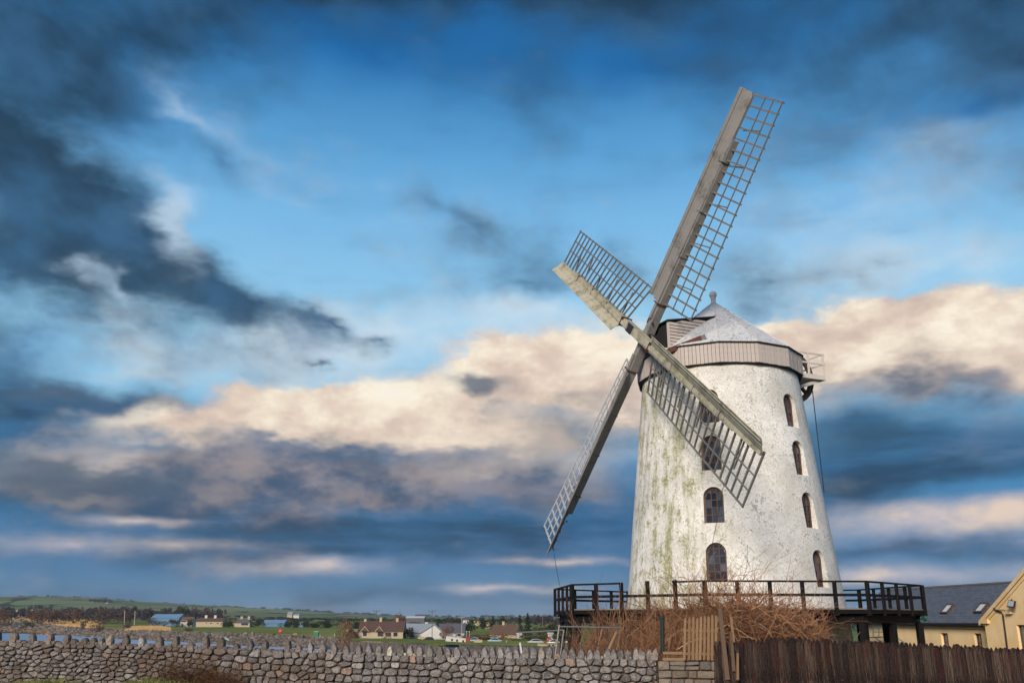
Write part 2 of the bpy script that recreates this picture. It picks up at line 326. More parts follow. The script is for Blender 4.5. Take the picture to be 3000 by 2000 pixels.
M_DECKTOP = material('grey_deck_boards', wood((0.16, 0.13, 0.11), (0.28, 0.24, 0.21), (0.07, 0.055, 0.05), 0.5), 0.85)
M_IRON = material('rusty_iron', wood((0.075, 0.03, 0.02), (0.13, 0.05, 0.035), (0.04, 0.02, 0.016), 0.6), 0.8)
M_DARKIRON = material('dark_iron', lambda nt: (0.018, 0.017, 0.022), 0.55, 0.4)
M_WHEEL = material('brown_timber_wheel', wood((0.075, 0.05, 0.035), (0.12, 0.085, 0.06), (0.04, 0.03, 0.02), 0.4), 0.8)
M_FRAME = material('dark_brown_frame', wood((0.085, 0.040, 0.026), (0.15, 0.075, 0.05), (0.03, 0.02, 0.018), 0.4), 0.6)
def f_glass(nt):
    bump(nt, nt.noise(nt.pos, 1.6, 2), 0.03, 0.03)
    return nt.mix(nt.math('POWER', nt.rnd, 2.0), (0.010, 0.013, 0.022), (0.085, 0.11, 0.15))  # some panes paler at random: reflections put into the glass colour
M_GLASS = material('old_window_glass', f_glass, 0.10, 0.5)
def f_stone(nt):
    p = nt.pos; n = nt.noise(p, 9, 6, 0.7); n2 = nt.noise(p, 34, 5, 0.75); ve = nt.noise(nt.mapping(p, rot=(0.5, 0.7, 0.9)), 16, 3, 0.6, 1.5)
    r = nt.math('FRACT', nt.math('ADD', nt.rnd, nt.math('MULTIPLY', nt.island, 0.999)))
    c = nt.ramp(r, [(0, (0.10, 0.095, 0.10)), (0.2, (0.22, 0.20, 0.19)), (0.4, (0.13, 0.11, 0.10)), (0.6, (0.27, 0.24, 0.22)), (0.75, (0.17, 0.155, 0.155)), (0.88, (0.36, 0.33, 0.31)), (0.95, (0.31, 0.245, 0.20)), (0.985, (0.36, 0.22, 0.15)), (1, (0.60, 0.55, 0.46))])
    c = nt.mix(nt.math('MULTIPLY', nt.step(n, 0.42, 0.66), 0.7), c, (0.06, 0.052, 0.05))
    c = nt.mix(nt.math('MULTIPLY', nt.step(n2, 0.52, 0.68), 0.7), c, (0.50, 0.47, 0.45))
    c = nt.mix(nt.math('MULTIPLY', nt.step(ve, 0.63, 0.68), 0.7), c, (0.55, 0.52, 0.50))
    sx = nt.node('ShaderNodeSeparateXYZ', {0: p})
    br = nt.math('MULTIPLY', nt.step(sx.outputs[0], -3.4, -5.2), nt.step(nt.noise(p, 1.6, 4, .6), .38, .6))   # peaty brown staining on the old length
    c = nt.mix(nt.math('MULTIPLY', br, 0.6), c, (0.11, 0.072, 0.050))
    bump(nt, nt.math('ADD', n, nt.math('MULTIPLY', n2, 0.55)), 0.8, 0.035); return c
M_STONE = material('limestone', f_stone, 0.9, 0.2)
def f_pierstone(nt):
    p = nt.pos; n = nt.noise(p, 10, 6, 0.7); n2 = nt.noise(p, 40, 4, 0.7)
    c = nt.ramp(nt.rnd, [(0, (0.15, 0.115, 0.088)), (0.5, (0.235, 0.185, 0.145)), (0.8, (0.19, 0.16, 0.14)), (1, (0.13, 0.11, 0.10))])
    c = nt.mix(nt.math('MULTIPLY', nt.step(n, .45, .7), .55), c, (0.10, 0.075, 0.055)); c = nt.mix(nt.math('MULTIPLY', nt.step(n2, .56, .7), .5), c, (0.42, .38, .33))
    bump(nt, nt.math('ADD', n, nt.math('MULTIPLY', n2, .5)), .7, .03); return c
M_PIER = material('brown_sandstone', f_pierstone, 0.9, 0.2)
M_MORTAR = material('earthy_mortar', lambda nt: nt.mix(nt.noise(nt.pos, 12, 5, .7), (0.045, 0.030, 0.022), (0.11, 0.078, 0.058)), 0.95, 0.1)
def f_fence(nt):
    p = nt.obj; g = nt.noise(nt.mapping(p, scale=(9, 9, 0.7)), 3.0, 6, 0.72); n = nt.noise(nt.mapping(nt.pos, scale=(1, 1, .45)), 5.5, 5, 0.7); n2 = nt.noise(nt.pos, 40, 4, 0.7)
    c = nt.ramp(nt.math('FRACT', nt.math('MULTIPLY', nt.rnd, 7.3)), [(0, (0.030, 0.018, 0.015)), (0.25, (0.085, 0.056, 0.043)), (0.45, (0.020, 0.014, 0.014)), (0.65, (0.11, 0.078, 0.058)), (0.8, (0.026, 0.016, 0.015)), (0.92, (0.06, 0.027, 0.023)), (1, (0.14, 0.10, 0.075))])
    c = nt.mix(nt.step(g, 0.40, 0.58), c, (0.010, 0.008, 0.008))
    c = nt.mix(nt.math('MULTIPLY', nt.step(n, 0.52, 0.66), 0.6), c, (0.050, 0.011, 0.010))
    c = nt.mix(nt.math('MULTIPLY', nt.step(n2, 0.56, 0.7), 0.5), c, (0.20, 0.15, 0.11))
    bump(nt, g, 0.9, 0.03); return c
M_FENCE = material('split_timber_paling', f_fence, 0.9, 0.15)
M_PALE = material('pale_split_wood', wood((0.15, 0.082, 0.045), (0.34, 0.215, 0.12), (0.16, 0.10, 0.055), 0.5), 0.85)
M_GREYWOOD = material('weathered_post', wood((0.095, 0.06, 0.042), (0.17, 0.115, 0.08), (0.06, 0.04, 0.03), 0.5), 0.9)
M_STEEL = material('galvanised_steel', lambda nt: nt.mix(nt.noise(nt.pos, 20, 3), (0.15, 0.155, 0.15), (0.25, 0.255, 0.245)), 0.5, 0.5, 0.5)
M_GREENPOST = material('green_coated_post', lambda nt: (0.018, 0.030, 0.026), 0.6)
def f_twig(nt):
    c = nt.ramp(nt.island, [(0, (0.09, 0.036, 0.018)), (0.25, (0.22, 0.095, 0.044)), (0.5, (0.36, 0.175, 0.082)), (0.75, (0.11, 0.050, 0.027)), (0.9, (0.26, 0.15, 0.085)), (1, (0.52, 0.36, 0.22))])
    return nt.mix(nt.math('MULTIPLY', nt.noise(nt.pos, 3.0, 3), .4), c, (0.13, 0.055, 0.034))
M_TWIG = material('red_brown_twig', f_twig, 0.8, 0.2)
M_WEED = material('dead_weed', lambda nt: nt.ramp(nt.island, [(0, (0.05, 0.024, 0.014)), (0.6, (0.12, 0.060, 0.032)), (1, (0.24, 0.14, 0.07))]), 0.9, 0.1)
M_BLADE = material('grass_blade', lambda nt: nt.ramp(nt.island, [(0, (0.045, 0.065, 0.018)), (0.55, (0.085, 0.10, 0.028)), (0.85, (0.15, 0.145, 0.05)), (1, (0.24, 0.19, 0.09))]), 0.8, 0.2)
def f_ground(nt):
    n = nt.noise(nt.pos, 1.2, 6, .7); n2 = nt.noise(nt.pos, 14, 4, .7)
    return nt.mix(n2, nt.mix(nt.step(n, .4, .6), (0.055, 0.065, 0.022), (0.085, 0.068, 0.038)), (0.045, 0.04, 0.022))
M_GROUND = material('rough_turf', f_ground, 0.95, 0.1)
def f_field(nt):
    n = nt.noise(nt.mapping(nt.pos, scale=(1, 0.35, 1)), 0.02, 5, .6); n2 = nt.noise(nt.pos, 0.25, 5, .7)
    c = nt.mix(nt.step(n, .4, .62), (0.115, 0.150, 0.024), (0.20, 0.215, 0.050))
    return nt.mix(nt.math('MULTIPLY', nt.step(n2, .5, .7), .5), c, (0.13, 0.12, 0.05))
M_FIELD = material('pasture', f_field, 0.95, 0.1)
def f_reedground(nt):
    n = nt.noise(nt.pos, 0.06, 6, .7); return nt.mix(n, (0.20, 0.125, 0.052), (0.36, 0.235, 0.11))
M_REEDGROUND = material('dry_marsh', f_reedground, 0.95, 0.1)
M_MUD = material('wet_mud', lambda nt: nt.mix(nt.noise(nt.pos, .3, 5), (0.05, 0.04, 0.03), (0.11, 0.09, 0.07)), 0.7)
def f_hill(nt):
    w = nt.noise(nt.pos, 0.004, 3, col=True); q = nt.mapping(nt.vmath('ADD', nt.pos, nt.vmath('SCALE', nt.vmath('SUBTRACT', w, (0.5, 0.5, 0.5)), scale=140)), scale=(0.0060, 0.0030, 0.0))
    v = nt.voronoi(q, 1.0, out='Color'); e = nt.voronoi(q, 1.0, 'DISTANCE_TO_EDGE')
    sp = nt.node('ShaderNodeSeparateColor', {0: v})
    c = nt.ramp(sp.outputs[0], [(0, (0.075, 0.125, 0.05)), (0.4, (0.12, 0.19, 0.07)), (0.7, (0.19, 0.235, 0.10)), (1, (0.17, 0.16, 0.085))])
    c = nt.mix(nt.math('MULTIPLY', nt.noise(nt.pos, 0.02, 4), .3), c, (0.04, 0.07, 0.03))
    return nt.mix(nt.step(nt.math('ADD', e, nt.math('MULTIPLY', nt.noise(nt.pos, 0.02, 4, .7), .07)), 0.075, 0.035), (0.02, 0.028, 0.02), c) if False else nt.mix(nt.step(nt.math('ADD', e, nt.math('MULTIPLY', nt.noise(nt.pos, 0.03, 4, .7), .03)), 0.035, 0.055), (0.018, 0.026, 0.02), c)
M_HILL = material('hedged_farmland', f_hill, 0.95, 0.05)
def f_water(nt):
    n = nt.noise(nt.mapping(nt.pos, scale=(0.25, 1.0, 1)), 0.35, 4, .6); bump(nt, n, 0.3, 0.3); return (0.24, 0.33, 0.45)
M_WATER = material('estuary_water', f_water, 0.35, 0.9)
M_SAILMOSS = material('mossy_cream_paint', wood((0.31, 0.285, 0.215), (0.50, 0.46, 0.355), (0.085, 0.070, 0.042), 0.8, 0.7), 0.8)
def render_wall(a, b, stain, sc=0.8):
    def f(nt):
        n = nt.noise(nt.pos, sc, 6, .65); n2 = nt.noise(nt.pos, sc * 9, 5, .7)
        c = nt.mix(nt.step(n, .35, .65), a, b); c = nt.mix(nt.math('MULTIPLY', nt.step(n2, .58, .72), .4), c, stain); bump(nt, n2, .25, .02); return c
    return f
M_YELLOW = material('yellow_render', render_wall((0.82, 0.57, 0.29), (0.88, 0.66, 0.37), (0.52, 0.32, 0.13)), 0.9, 0.15)
M_YELLOWTRIM = material('pale_yellow_trim', render_wall((0.74, 0.51, 0.26), (0.82, 0.61, 0.35), (0.46, .29, .13)), 0.85, 0.15)
def f_slate(nt):
    bk = nt.node('ShaderNodeTexBrick', {'Vector': nt.obj, 'Scale': 1.0, 'Mortar Size': 0.012, 'Brick Width': 0.34, 'Row Height': 0.19, 'Color1': c4((0.085, 0.098, 0.122)), 'Color2': c4((0.125, 0.138, 0.165)), 'Mortar': c4((0.035, 0.04, 0.05))})
    n = nt.noise(nt.obj, 2.0, 5, .7); bump(nt, bk.outputs['Fac'], 0.5, -0.02)
    return nt.mix(nt.math('MULTIPLY', nt.step(n, .5, .7), .35), bk.outputs['Color'], (0.13, 0.135, 0.14))
M_SLATE = material('blue_grey_slate', f_slate, 0.6, 0.35)
def flat(name, c, rough=0.85, var=0.25, sc=1.5, spec=0.25):
    d = tuple(k * (1 - var) for k in c)
    return material(name, lambda nt: nt.mix(nt.noise(nt.pos, sc, 5, .65), d, c), rough, spec)
M_CREAM = flat('cream_house_wall', (0.46, 0.37, 0.24), sc=.7)
M_WHITE = flat('white_house_wall', (0.55, 0.53, 0.51), sc=.7, var=.15)
M_BROWNROOF = flat('brown_tiled_roof', (0.115, 0.068, 0.055), sc=1.2)
M_MOSSROOF = flat('mossy_brown_roof', (0.15, 0.095, 0.065), sc=2.5, var=.45)
M_GREYROOF = flat('grey_house_roof', (0.115, 0.115, 0.135), sc=1.0)
M_LTROOF = flat('pale_slate_roof', (0.26, 0.29, 0.33), sc=1.0)
M_BLUE = flat('blue_sheet_cladding', (0.11, 0.21, 0.34), sc=.3, var=.12)
M_BLUEROOF = flat('light_blue_sheet_roof', (0.15, 0.27, 0.41), sc=.3, var=.12)
M_DARKWIN = flat('dark_house_window', (0.025, 0.022, 0.025), 0.25, spec=.5)
M_RED = flat('red_paint', (0.50, 0.035, 0.03), 0.5)
M_REDDOOR = flat('red_door_paint', (0.28, 0.045, 0.03), 0.6)
M_GREENBIN = flat('green_plastic', (0.03, 0.16, 0.06), 0.5)
M_POLE = flat('creosoted_pole', (0.15, 0.125, 0.11), .9)
M_LIGHTPOLE = flat('grey_pole', (0.36, 0.34, 0.31), .9)
M_ROCK = material('shore_rock', lambda nt: nt.mix(nt.noise(nt.pos, 1.3, 4, .7), nt.ramp(nt.math('FRACT', nt.math('ADD', nt.rnd, nt.island)), [(0, (0.10, 0.08, 0.065)), (.4, (0.22, 0.18, 0.15)), (.8, (0.30, 0.255, 0.22)), (1, (0.40, 0.33, 0.27))]), (0.055, 0.045, 0.04)), 0.9, 0.15)
M_WEEDROCK = flat('wracked_shingle', (0.30, 0.155, 0.05), sc=.4, var=.5)
M_PILE = material('quay_piling', lambda nt: nt.mix(nt.noise(nt.mapping(nt.pos, scale=(1, 1, .12)), 1.6, 5, .7), nt.mix(nt.island, (0.07, 0.06, 0.055), (0.23, 0.20, 0.18)), (0.06, 0.05, 0.045)), 0.95, 0.1)
def leafy(name, a, b): return material(name, lambda nt: nt.mix(nt.island, a, b), 0.85, 0.15)
M_EVERGREEN = leafy('evergreen_leaf', (0.012, 0.020, 0.012), (0.040, 0.055, 0.026))
M_BUSHLEAF = leafy('hedge_leaf', (0.035, 0.045, 0.016), (0.085, 0.085, 0.030))
M_BARECROWN = leafy('bare_twig_crown', (0.055, 0.035, 0.030), (0.14, 0.09, 0.068))
M_RUSTCROWN = leafy('russet_twig_crown', (0.10, 0.052, 0.034), (0.20, 0.11, 0.065))
M_FARWOOD = leafy('distant_wood_leaf', (0.028, 0.026, 0.030), (0.062, 0.052, 0.054))
M_BARK = flat('tree_bark', (0.11, 0.085, 0.065), .95)
M_REED = leafy('dry_reed', (0.28, 0.17, 0.07), (0.48, 0.32, 0.15))
M_CARDARK = flat('dark_car_paint', (0.02, 0.018, 0.03), .3, spec=.5)
M_CARBLUE = flat('pale_blue_car_paint', (0.28, 0.44, 0.62), .3, spec=.5, var=.05)
M_CARSILVER = flat('silver_car_paint', (0.45, 0.47, 0.50), .3, spec=.5, var=.05)
M_CARWHITE = flat('white_car_paint', (0.70, 0.73, 0.72), .35, spec=.5, var=.05)
M_TYRE = flat('tyre_rubber', (0.015, 0.015, 0.015), .9)
M_CARGLASS = flat('car_glass', (0.03, 0.04, 0.05), .1, spec=.6)
M_LAMPGLASS = flat('floodlight_glass', (0.32, 0.36, 0.40), .15, spec=.6)
M_SKYGLASS = material('skylight_glass', lambda nt: (0.55, 0.60, 0.62), 0.12, 0.8)
M_BLUEROPE = flat('blue_rope', (0.04, 0.09, 0.19), .8)
M_DARKROPE = flat('dark_rope', (0.05, 0.05, 0.055), .8)
M_SKIN = flat('skin', (0.45, 0.30, 0.22), .6)
M_CLOTH = flat('dark_trousers', (0.03, 0.03, 0.04), .9)
M_GREENNET = flat('pale_green_netting', (0.30, 0.36, 0.30), .9)
M_BLUETARP = flat('blue_hull_paint', (0.05, 0.13, 0.28), .5)

# ------------------------------------------------------------------ setting: ground, water, hills
FIELD, WATER = -6.0, -9.6                     # heights relative to the eye
def interp(x, tab):
    return float(np.interp(x, [a for a, _ in tab], [b for _, b in tab]))
def u_of(px): return (px - 1500) / F_PX / (CP + 0.303 * SP * 0)        # bearing slope near the horizon line
def slope_u(px, py): d = ray(px, py); return d[0] / d[1]
FAR_EDGE = [(slope_u(px, py), depth_for(px, py, WATER)) for px, py in ((-400, 1849), (0, 1852), (350, 1870), (700, 1890), (1024, 1903), (1200, 1912), (1500, 1925))]
BANK_TOP = [(slope_u(px, py), max(depth_for(px, py, FIELD), interp(slope_u(px, py), FAR_EDGE) + 6)) for px, py in ((-400, 1825), (0, 1828), (180, 1838), (350, 1846), (700, 1855), (1024, 1869), (1200, 1880), (1500, 1888))]
RIDGE = [(slope_u(px, py), ray(px, py)[2] / ray(px, py)[1]) for px, py in ((-900, 1752), (-300, 1747), (0, 1748), (150, 1749), (300, 1754), (400, 1763), (550, 1773), (700, 1780), (850, 1787), (1000, 1795), (1200, 1805), (1400, 1807), (1650, 1806), (2450, 1790), (2520, 1792), (3300, 1800), (4500, 1795))]
def ss(a, b, x): t = min(1, max(0, (x - a) / (b - a))); return t * t * (3 - 2 * t)
def terrain(x, y):                             # height relative to the eye
    if y < 1: return -1.72
    u = x / y; r = math.hypot(x, y)
    near = -1.72 + (-1.62 - (-1.72)) * ss(3, 23, y)
    near += -0.95 * ss(-9, 3, x) * ss(8, 21, y)
    near += -0.15 * ss(22, 34, y)
    fe, bt = interp(u, FAR_EDGE), interp(u, BANK_TOP)
    plateau = ss(-3, 1, x - (y - 60) * 0.04) * (1 - ss(74, 100, y))     # the quay the mill stands on
    ch = -10.6
    if y < fe: low = near + (ch - near) * ss(29, 60, y)
    else: low = ch + (FIELD - ch) * min(1, (y - fe) / (bt - fe) * 0.78 + 0.22)
    if y > fe - 8 and y < fe: low = ch + (WATER - 0.2 - ch) * ss(fe - 8, fe, y)
    if x > 0 and y > 74: low = max(low, -2.7 + (FIELD + 2.7) * ss(74, 100, y)) if u > 0.075 else low
    z = low + (near - low) * plateau if y > 29 else near
    h = interp(u, RIDGE) * 3200 - FIELD
    if y > 500: z += max(0, h) * (0.18 * ss(500, 1500, y) + 0.82 * ss(1300, 3200, y))
    if y > 500: z += 2.0 * math.sin(x * .004 + y * .003) * math.sin(y * .006) * ss(900, 1500, y)
    if y > 3300: z -= min(40, (y - 3300) * 0.02)
    return z
def gz(x, y): return terrain(x, y) + EYE
def build_ground():
    rings = [0.0] + list(np.geomspace(1.2, 6500, 185)); angs = sorted(list(np.linspace(-46, 46, 300)) + list(np.linspace(46, 314, 70))[1:-1])
    V = [(0, 0, gz(0, 0))]; F = []; MI = []
    na = len(angs)
    for r in rings[1:]:
        for a in angs:
            x, y = r * math.sin(R(a)), r * math.cos(R(a)); V.append((x, y, gz(x, y)))
    def zone(x, y):
        if y < 1: return 0
        u = x / y
        fe, bt = interp(u, FAR_EDGE), interp(u, BANK_TOP)
        if y < 75: return 0
        if u > 0.09 and y < 170: return 0
        if y < bt - 1: return 1
        if y < bt + 22 and u < -.2: return 3
        jit = 30 * math.sin(x * .05) + 22 * math.sin(x * .13 + 2)
        if u < -0.44 and y < bt + 260 + jit: return 3
        if -0.44 <= u < -0.375 and y < bt + 130 + jit: return 3
        if u > .1: return 4
        if y < 1250: return 2
        return 4
    for i in range(len(rings) - 1):
        for j in range(na):
            k = (j + 1) % na
            if i == 0: f = (0, 1 + j, 1 + k)
            else: f = (1 + (i - 1) * na + j, 1 + i * na + j, 1 + i * na + k, 1 + (i - 1) * na + k)
            F.append(tuple(reversed(f))); c = [sum(V[q][e] for q in f) / len(f) for e in (0, 1)]; MI.append(zone(*c))
    mb = MB(); mb.add(V, F); mb.m = MI
    o = mb.build('ground', [M_GROUND, M_MUD, M_FIELD, M_REEDGROUND, M_HILL], smooth=True); o['kind'] = 'structure'
    w = MB(); z = WATER + EYE
    w.add([(-1500, 40, z), (250, 40, z), (250, 800, z), (-1500, 2600, z)], [(0, 1, 2, 3)]).build('water', M_WATER)['kind'] = 'structure'
build_ground()

# ------------------------------------------------------------------ the windmill
X0, Y0 = 12.636, 54.0
TR0, TK = 6.11, 0.1075                        # tower radius at eye level and its batter
mill = root('windmill', (X0, Y0, gz(X0, Y0)), 'whitewashed tower windmill with conical cap and four lattice sails', 'windmill')
def pol(a, r, z): return Vector((X0 + r * math.sin(a), Y0 - r * math.cos(a), z + EYE))
WIN = [(R(-20.5), z) for z in (1.84, 4.78, 7.62, 10.28)] + [(R(38.5), z) for z in (1.52, 4.60, 7.48, 10.20)]
WW, WH, NICHE = 1.06, 1.95, 0.34
def win_frame(a, z):                          # local axes: x to the viewer's right, y inwards, z up the sloping wall
    r = TR0 - TK * (z + WH / 2)
    out = Vector((math.sin(a), -math.cos(a), 0)); xx = Vector((math.cos(a), math.sin(a), 0))
    return mat_axes(xx, -out, (0, 0, 1), pol(a, r, z))
def arch(w, h, n=12):
    r = w / 2; return [(-r, 0), (r, 0)] + [(r * math.cos(t), h - r + r * math.sin(t)) for t in np.linspace(0, math.pi, n)]
def build_tower():
    zb = terrain(X0, Y0) - 0.4; prof = []
    n = 160
    for z in np.linspace(zb, 14.4, 46): prof.append((TR0 - TK * z, z + EYE))
    mb = MB(); mb.lathe((X0, Y0, 0), prof, n); 
    me = mb.mesh('tower', M_PLASTER); tmp = bpy.data.objects.new('tower_tmp', me); COL.objects.link(tmp)
    cut = MB()
    for a, z in WIN:
        M = win_frame(a, z); poly = [M @ Vector((p, -0.9, q)) for p, q in arch(WW * 1.0, WH)]
        cut.prism(poly, (M.to_3x3() @ Vector((0, 0.9 + NICHE, 0))))
    M = win_frame(R(22), zb + 0.4); poly = [M @ Vector((p, -1.4, q)) for p, q in arch(1.3, 2.3)]; cut.prism(poly, (M.to_3x3() @ Vector((0, 1.9, 0))))
    bmc = bmesh.new(); mc = cut.mesh('cut', M_PLASTER); bmc.from_mesh(mc); bmesh.ops.recalc_face_normals(bmc, faces=bmc.faces); bmc.to_mesh(mc); bmc.free()
    bmt = bmesh.new(); bmt.from_mesh(me); bmesh.ops.recalc_face_normals(bmt, faces=bmt.faces); bmt.to_mesh(me); bmt.free()
    co = bpy.data.objects.new('cut_tmp', mc); COL.objects.link(co)
    md = tmp.modifiers.new('b', 'BOOLEAN'); md.object = co; md.operation = 'DIFFERENCE'; md.solver = 'EXACT'
    dg = bpy.context.evaluated_depsgraph_get(); me2 = bpy.data.meshes.new_from_object(tmp.evaluated_get(dg)); me2.name = 'tower'
    bpy.data.objects.remove(tmp); bpy.data.objects.remove(co)
    me2.materials.clear(); me2.materials.append(M_PLASTER)
    put('tower', me2, Matrix(), mill)
build_tower()
# windows: frame > glazing_bar, pane ; shared meshes in local axes
def win_meshes():
    w, h, t = WW - 0.04, WH - 0.05, 0.075
    o = arch(w, h, 14); i = [(x * (1 - 2 * t / w), t + (z - t) * 1.0 if z == 0 else z) for x, z in arch(w, h, 14)]
    i = [(max(-w / 2 + t, min(w / 2 - t, x)), t) if z == 0 else ((w / 2 - t) * math.cos(a), h - w / 2 + (w / 2 - t) * math.sin(a)) for (x, z), a in zip(o, [0, 0] + list(np.linspace(0, math.pi, 14)))]
    n = len(o); mb = MB(); V = [(x, 0, z) for x, z in o] + [(x, 0, z) for x, z in i] + [(x, 0.09, z) for x, z in o] + [(x, 0.09, z) for x, z in i]
    F = []
    for k in range(n):
        q = (k + 1) % n; F += [(k, q, n + q, n + k), (n + k, n + q, 3 * n + q, 3 * n + k), (2 * n + k, 3 * n + k, 3 * n + q, 2 * n + q)]
    mb.add(V, F); frame = mb.mesh('window', M_FRAME)
    iw = w - 2 * t; rows = 5; ph = (h - w / 2 - t) / 3.35; bars = []; panes = []
    top = lambda x: h - w / 2 + math.sqrt(max(0, (w / 2 - t) ** 2 - x * x))
    xs = [-iw / 2 + iw * k / 3 for k in range(4)]; zs = [t + ph * k for k in range(5)]
    for x in xs[1:3]: bars.append(MB().box((x, .04, (t + top(x)) / 2), (0.04, 0.05, top(x) - t)).mesh('glazing_bar', M_FRAME))
    for z in zs[1:]:
        half = iw / 2 if z <= h - w / 2 else math.sqrt(max(0, (w / 2 - t) ** 2 - (z - h + w / 2) ** 2))
        bars.append(MB().box((0, .042, z), (2 * half, 0.046, 0.04)).mesh('glazing_bar', M_FRAME))
    for r_ in range(5):
        for c in range(3):
            x0, x1 = xs[c], xs[c + 1]; z0 = zs[r_]
            if r_ < 4:
                z1 = zs[r_ + 1]; poly = []
                for x, z in ((x0, z0), (x1, z0)): poly.append((x, z))
                for x in np.linspace(x1, x0, 5): poly.append((x, min(z1, max(z0 + .01, top(x)))))
            else:
                poly = [(x0, z0), (x1, z0)] + [(x, max(z0 + .012, top(x))) for x in np.linspace(x1, x0, 7)]
            if max(p[1] for p in poly) - z0 < 0.05: continue
            tl = random.uniform(-.02, .02); panes.append(MB().prism([(x, 0.052 + tl * (x - x0) + random.uniform(-.004, .004), z) for x, z in poly], (0, 0.012, 0)).mesh('pane', M_GLASS))
    return frame, bars, panes
WF, WB, WP = win_meshes()
for k, (a, z) in enumerate(WIN):
    M = win_frame(a, z) @ Matrix.Translation((0, NICHE - 0.12 + 0.06, 0.02))
    w_ = put('window', WF, M, mill)
    for b in WB: put('glazing_bar', b, M, w_)
    for p in WP: put('pane', p, M, w_)
    put('sill', MB().box((0, -0.10, 0.0), (WW - .05, 0.30, 0.05)).mesh('sill', M_PLASTER), M @ Matrix.Translation((0, 0, -0.005)), w_)
M = win_frame(R(22), terrain(X0, Y0)); put('door', MB().prism([(x, 0.42, z) for x, z in arch(1.26, 2.25)], (0, .06, 0)).mesh('door', M_DECK), M, mill)

# cap: skirt of boards, faceted roof, finial
NG = 14; A0 = 0.25; SR, SZ0, SZ1 = 4.96, 13.72, 14.90
skirt = MB(); ring = [pol(A0 + 2 * math.pi * k / NG, SR - 0.05, SZ0 + .02) for k in range(NG)]
skirt.prism(ring, (0, 0, SZ1 - SZ0 - .04)); skirt = skirt.build('cap_skirt', M_CAPLINE, mill)
for k in range(NG):
    a, b = pol(A0 + 2 * math.pi * k / NG, SR, SZ0), pol(A0 + 2 * math.pi * (k + 1) / NG, SR, SZ0)
    d = (b - a); n_ = 10; L_ = d.length; d.normalize(); out = Vector((d.y, -d.x, 0))
    if k == 0: bm_ = [MB().box((0, 0, (SZ1 - SZ0) / 2 + e), (L_ / n_ - 0.022, 0.045, SZ1 - SZ0)).mesh('board', M_BOARD) for e in (0, .006, -.006, .012)]
    for j in range(n_):
        p = a + d * (L_ * (j + .5) / n_) + out * random.uniform(-.006, .006)
        put('board', random.choice(bm_), mat_axes(d, -out, (0, 0, 1), p), skirt)
und = MB(); und.lathe((X0, Y0, EYE), [(4.35, 13.70), (4.93, 13.68), (4.93, 13.73), (4.35, 13.75)], NG, a0=A0).build('cap_curb', M_CAPLINE, mill)
rf = MB(); APEX = 18.86
rf.lathe((X0, Y0, EYE), [(5.0, SZ1 - .02), (5.06, SZ1 + .02), (2.6, (SZ1 + APEX) / 2 - .02), (0.14, APEX), (0.10, APEX + .02)], NG, a0=A0)
roof = rf.build('cap_roof', M_ROOF, mill)
for k in range(NG):                            # hip rolls between the facets
    a = A0 + 2 * math.pi * k / NG; MB().tube([pol(a, 5.06, SZ1 + .03), pol(a, 2.6, (SZ1 + APEX) / 2), pol(a, .14, APEX + .01)], .028, 5).build('hip_roll', M_ROOF, roof)
MB().lathe((X0, Y0, EYE), [(5.03, SZ1 - .05), (5.075, SZ1 - .05), (5.075, SZ1 + .005), (5.03, SZ1 + .005)], NG, a0=A0).build('eaves_strip', M_CAPLINE, roof)
fn = MB(); fn.lathe((X0, Y0, EYE + APEX - .12), [(.22, 0), (.16, .18), (.14, .42), (.18, .46), (.12, .49)] + [(.24 * math.sin(t), .70 - .24 * math.cos(t)) for t in np.linspace(.5, math.pi - .12, 9)], 16)
fn.build('finial', flat('grey_lead', (0.62, 0.62, 0.63), .7), mill, smooth=True)

# axis of the sails
PSI, TAU, PHI, HL, HZ = 1.1414, 0.1485, 0.6622, 5.13, 15.22
N = Vector((-math.sin(PSI) * math.cos(TAU), -math.cos(PSI) * math.cos(TAU), math.sin(TAU)))
H = Vector((0, 0, 1)).cross(N).normalized(); B = H.cross(N); B = -B if B.z < 0 else B
NH = Vector((N.x, N.y, 0)).normalized(); CAPC = Vector((X0, Y0, EYE))
HUB = Vector((X0, Y0, EYE + HZ)) + N * HL
def cap(s, w, z): return CAPC + NH * s + H * w + Vector((0, 0, z))
# storm hatch over the windshaft: clapboards on both cheeks, front closed by a black sheet
hatch = MB()
P = [cap(1.6, -1.55, 15.0), cap(4.52, -1.55, 15.0), cap(4.52, -1.55, 16.62), cap(1.6, -1.55, 17.2)]
hatch.prism(P, H * 3.1); hatch = hatch.build('storm_hatch', M_CAPLINE, mill)
for sgn in (-1, 1):
    for k in range(11):
        z0 = 15.02 + k * 0.20; z1 = z0 + 0.155; w = sgn * 1.575
        top = lambda s: 16.62 + (17.2 - 16.62) * (4.52 - s) / 2.92
        s0 = 4.55
        if z1 > 16.63: s0 = max(1.7, 4.52 - (z1 - 16.60) / (0.58 / 2.92))
        if s0 <= 1.75: continue
        MB().prism([cap(1.6, w, z0), cap(min(4.55, s0 + .4) if z1 > 16.63 else s0, w, z0), cap(s0, w + .0, z1), cap(1.6, w, z1)], H * (sgn * .05) + Vector((0, 0, -.01))).build('clapboard', M_BOARD, hatch)
MB().prism([cap(1.2, -1.7, 17.29), cap(4.72, -1.7, 16.60), cap(4.72, -1.7, 16.67), cap(1.2, -1.7, 17.36)], H * 3.4).build('hatch_roof', M_CAPLINE, hatch)
MB().prism([cap(4.535, -1.35, 15.05), cap(4.535, 1.35, 15.05), cap(4.535, 1.35, 16.5), cap(4.535, -1.35, 16.5)], NH * .03).build('opening_shade', M_CAPLINE, hatch)  # shade inside the open front, painted as a solid black sheet
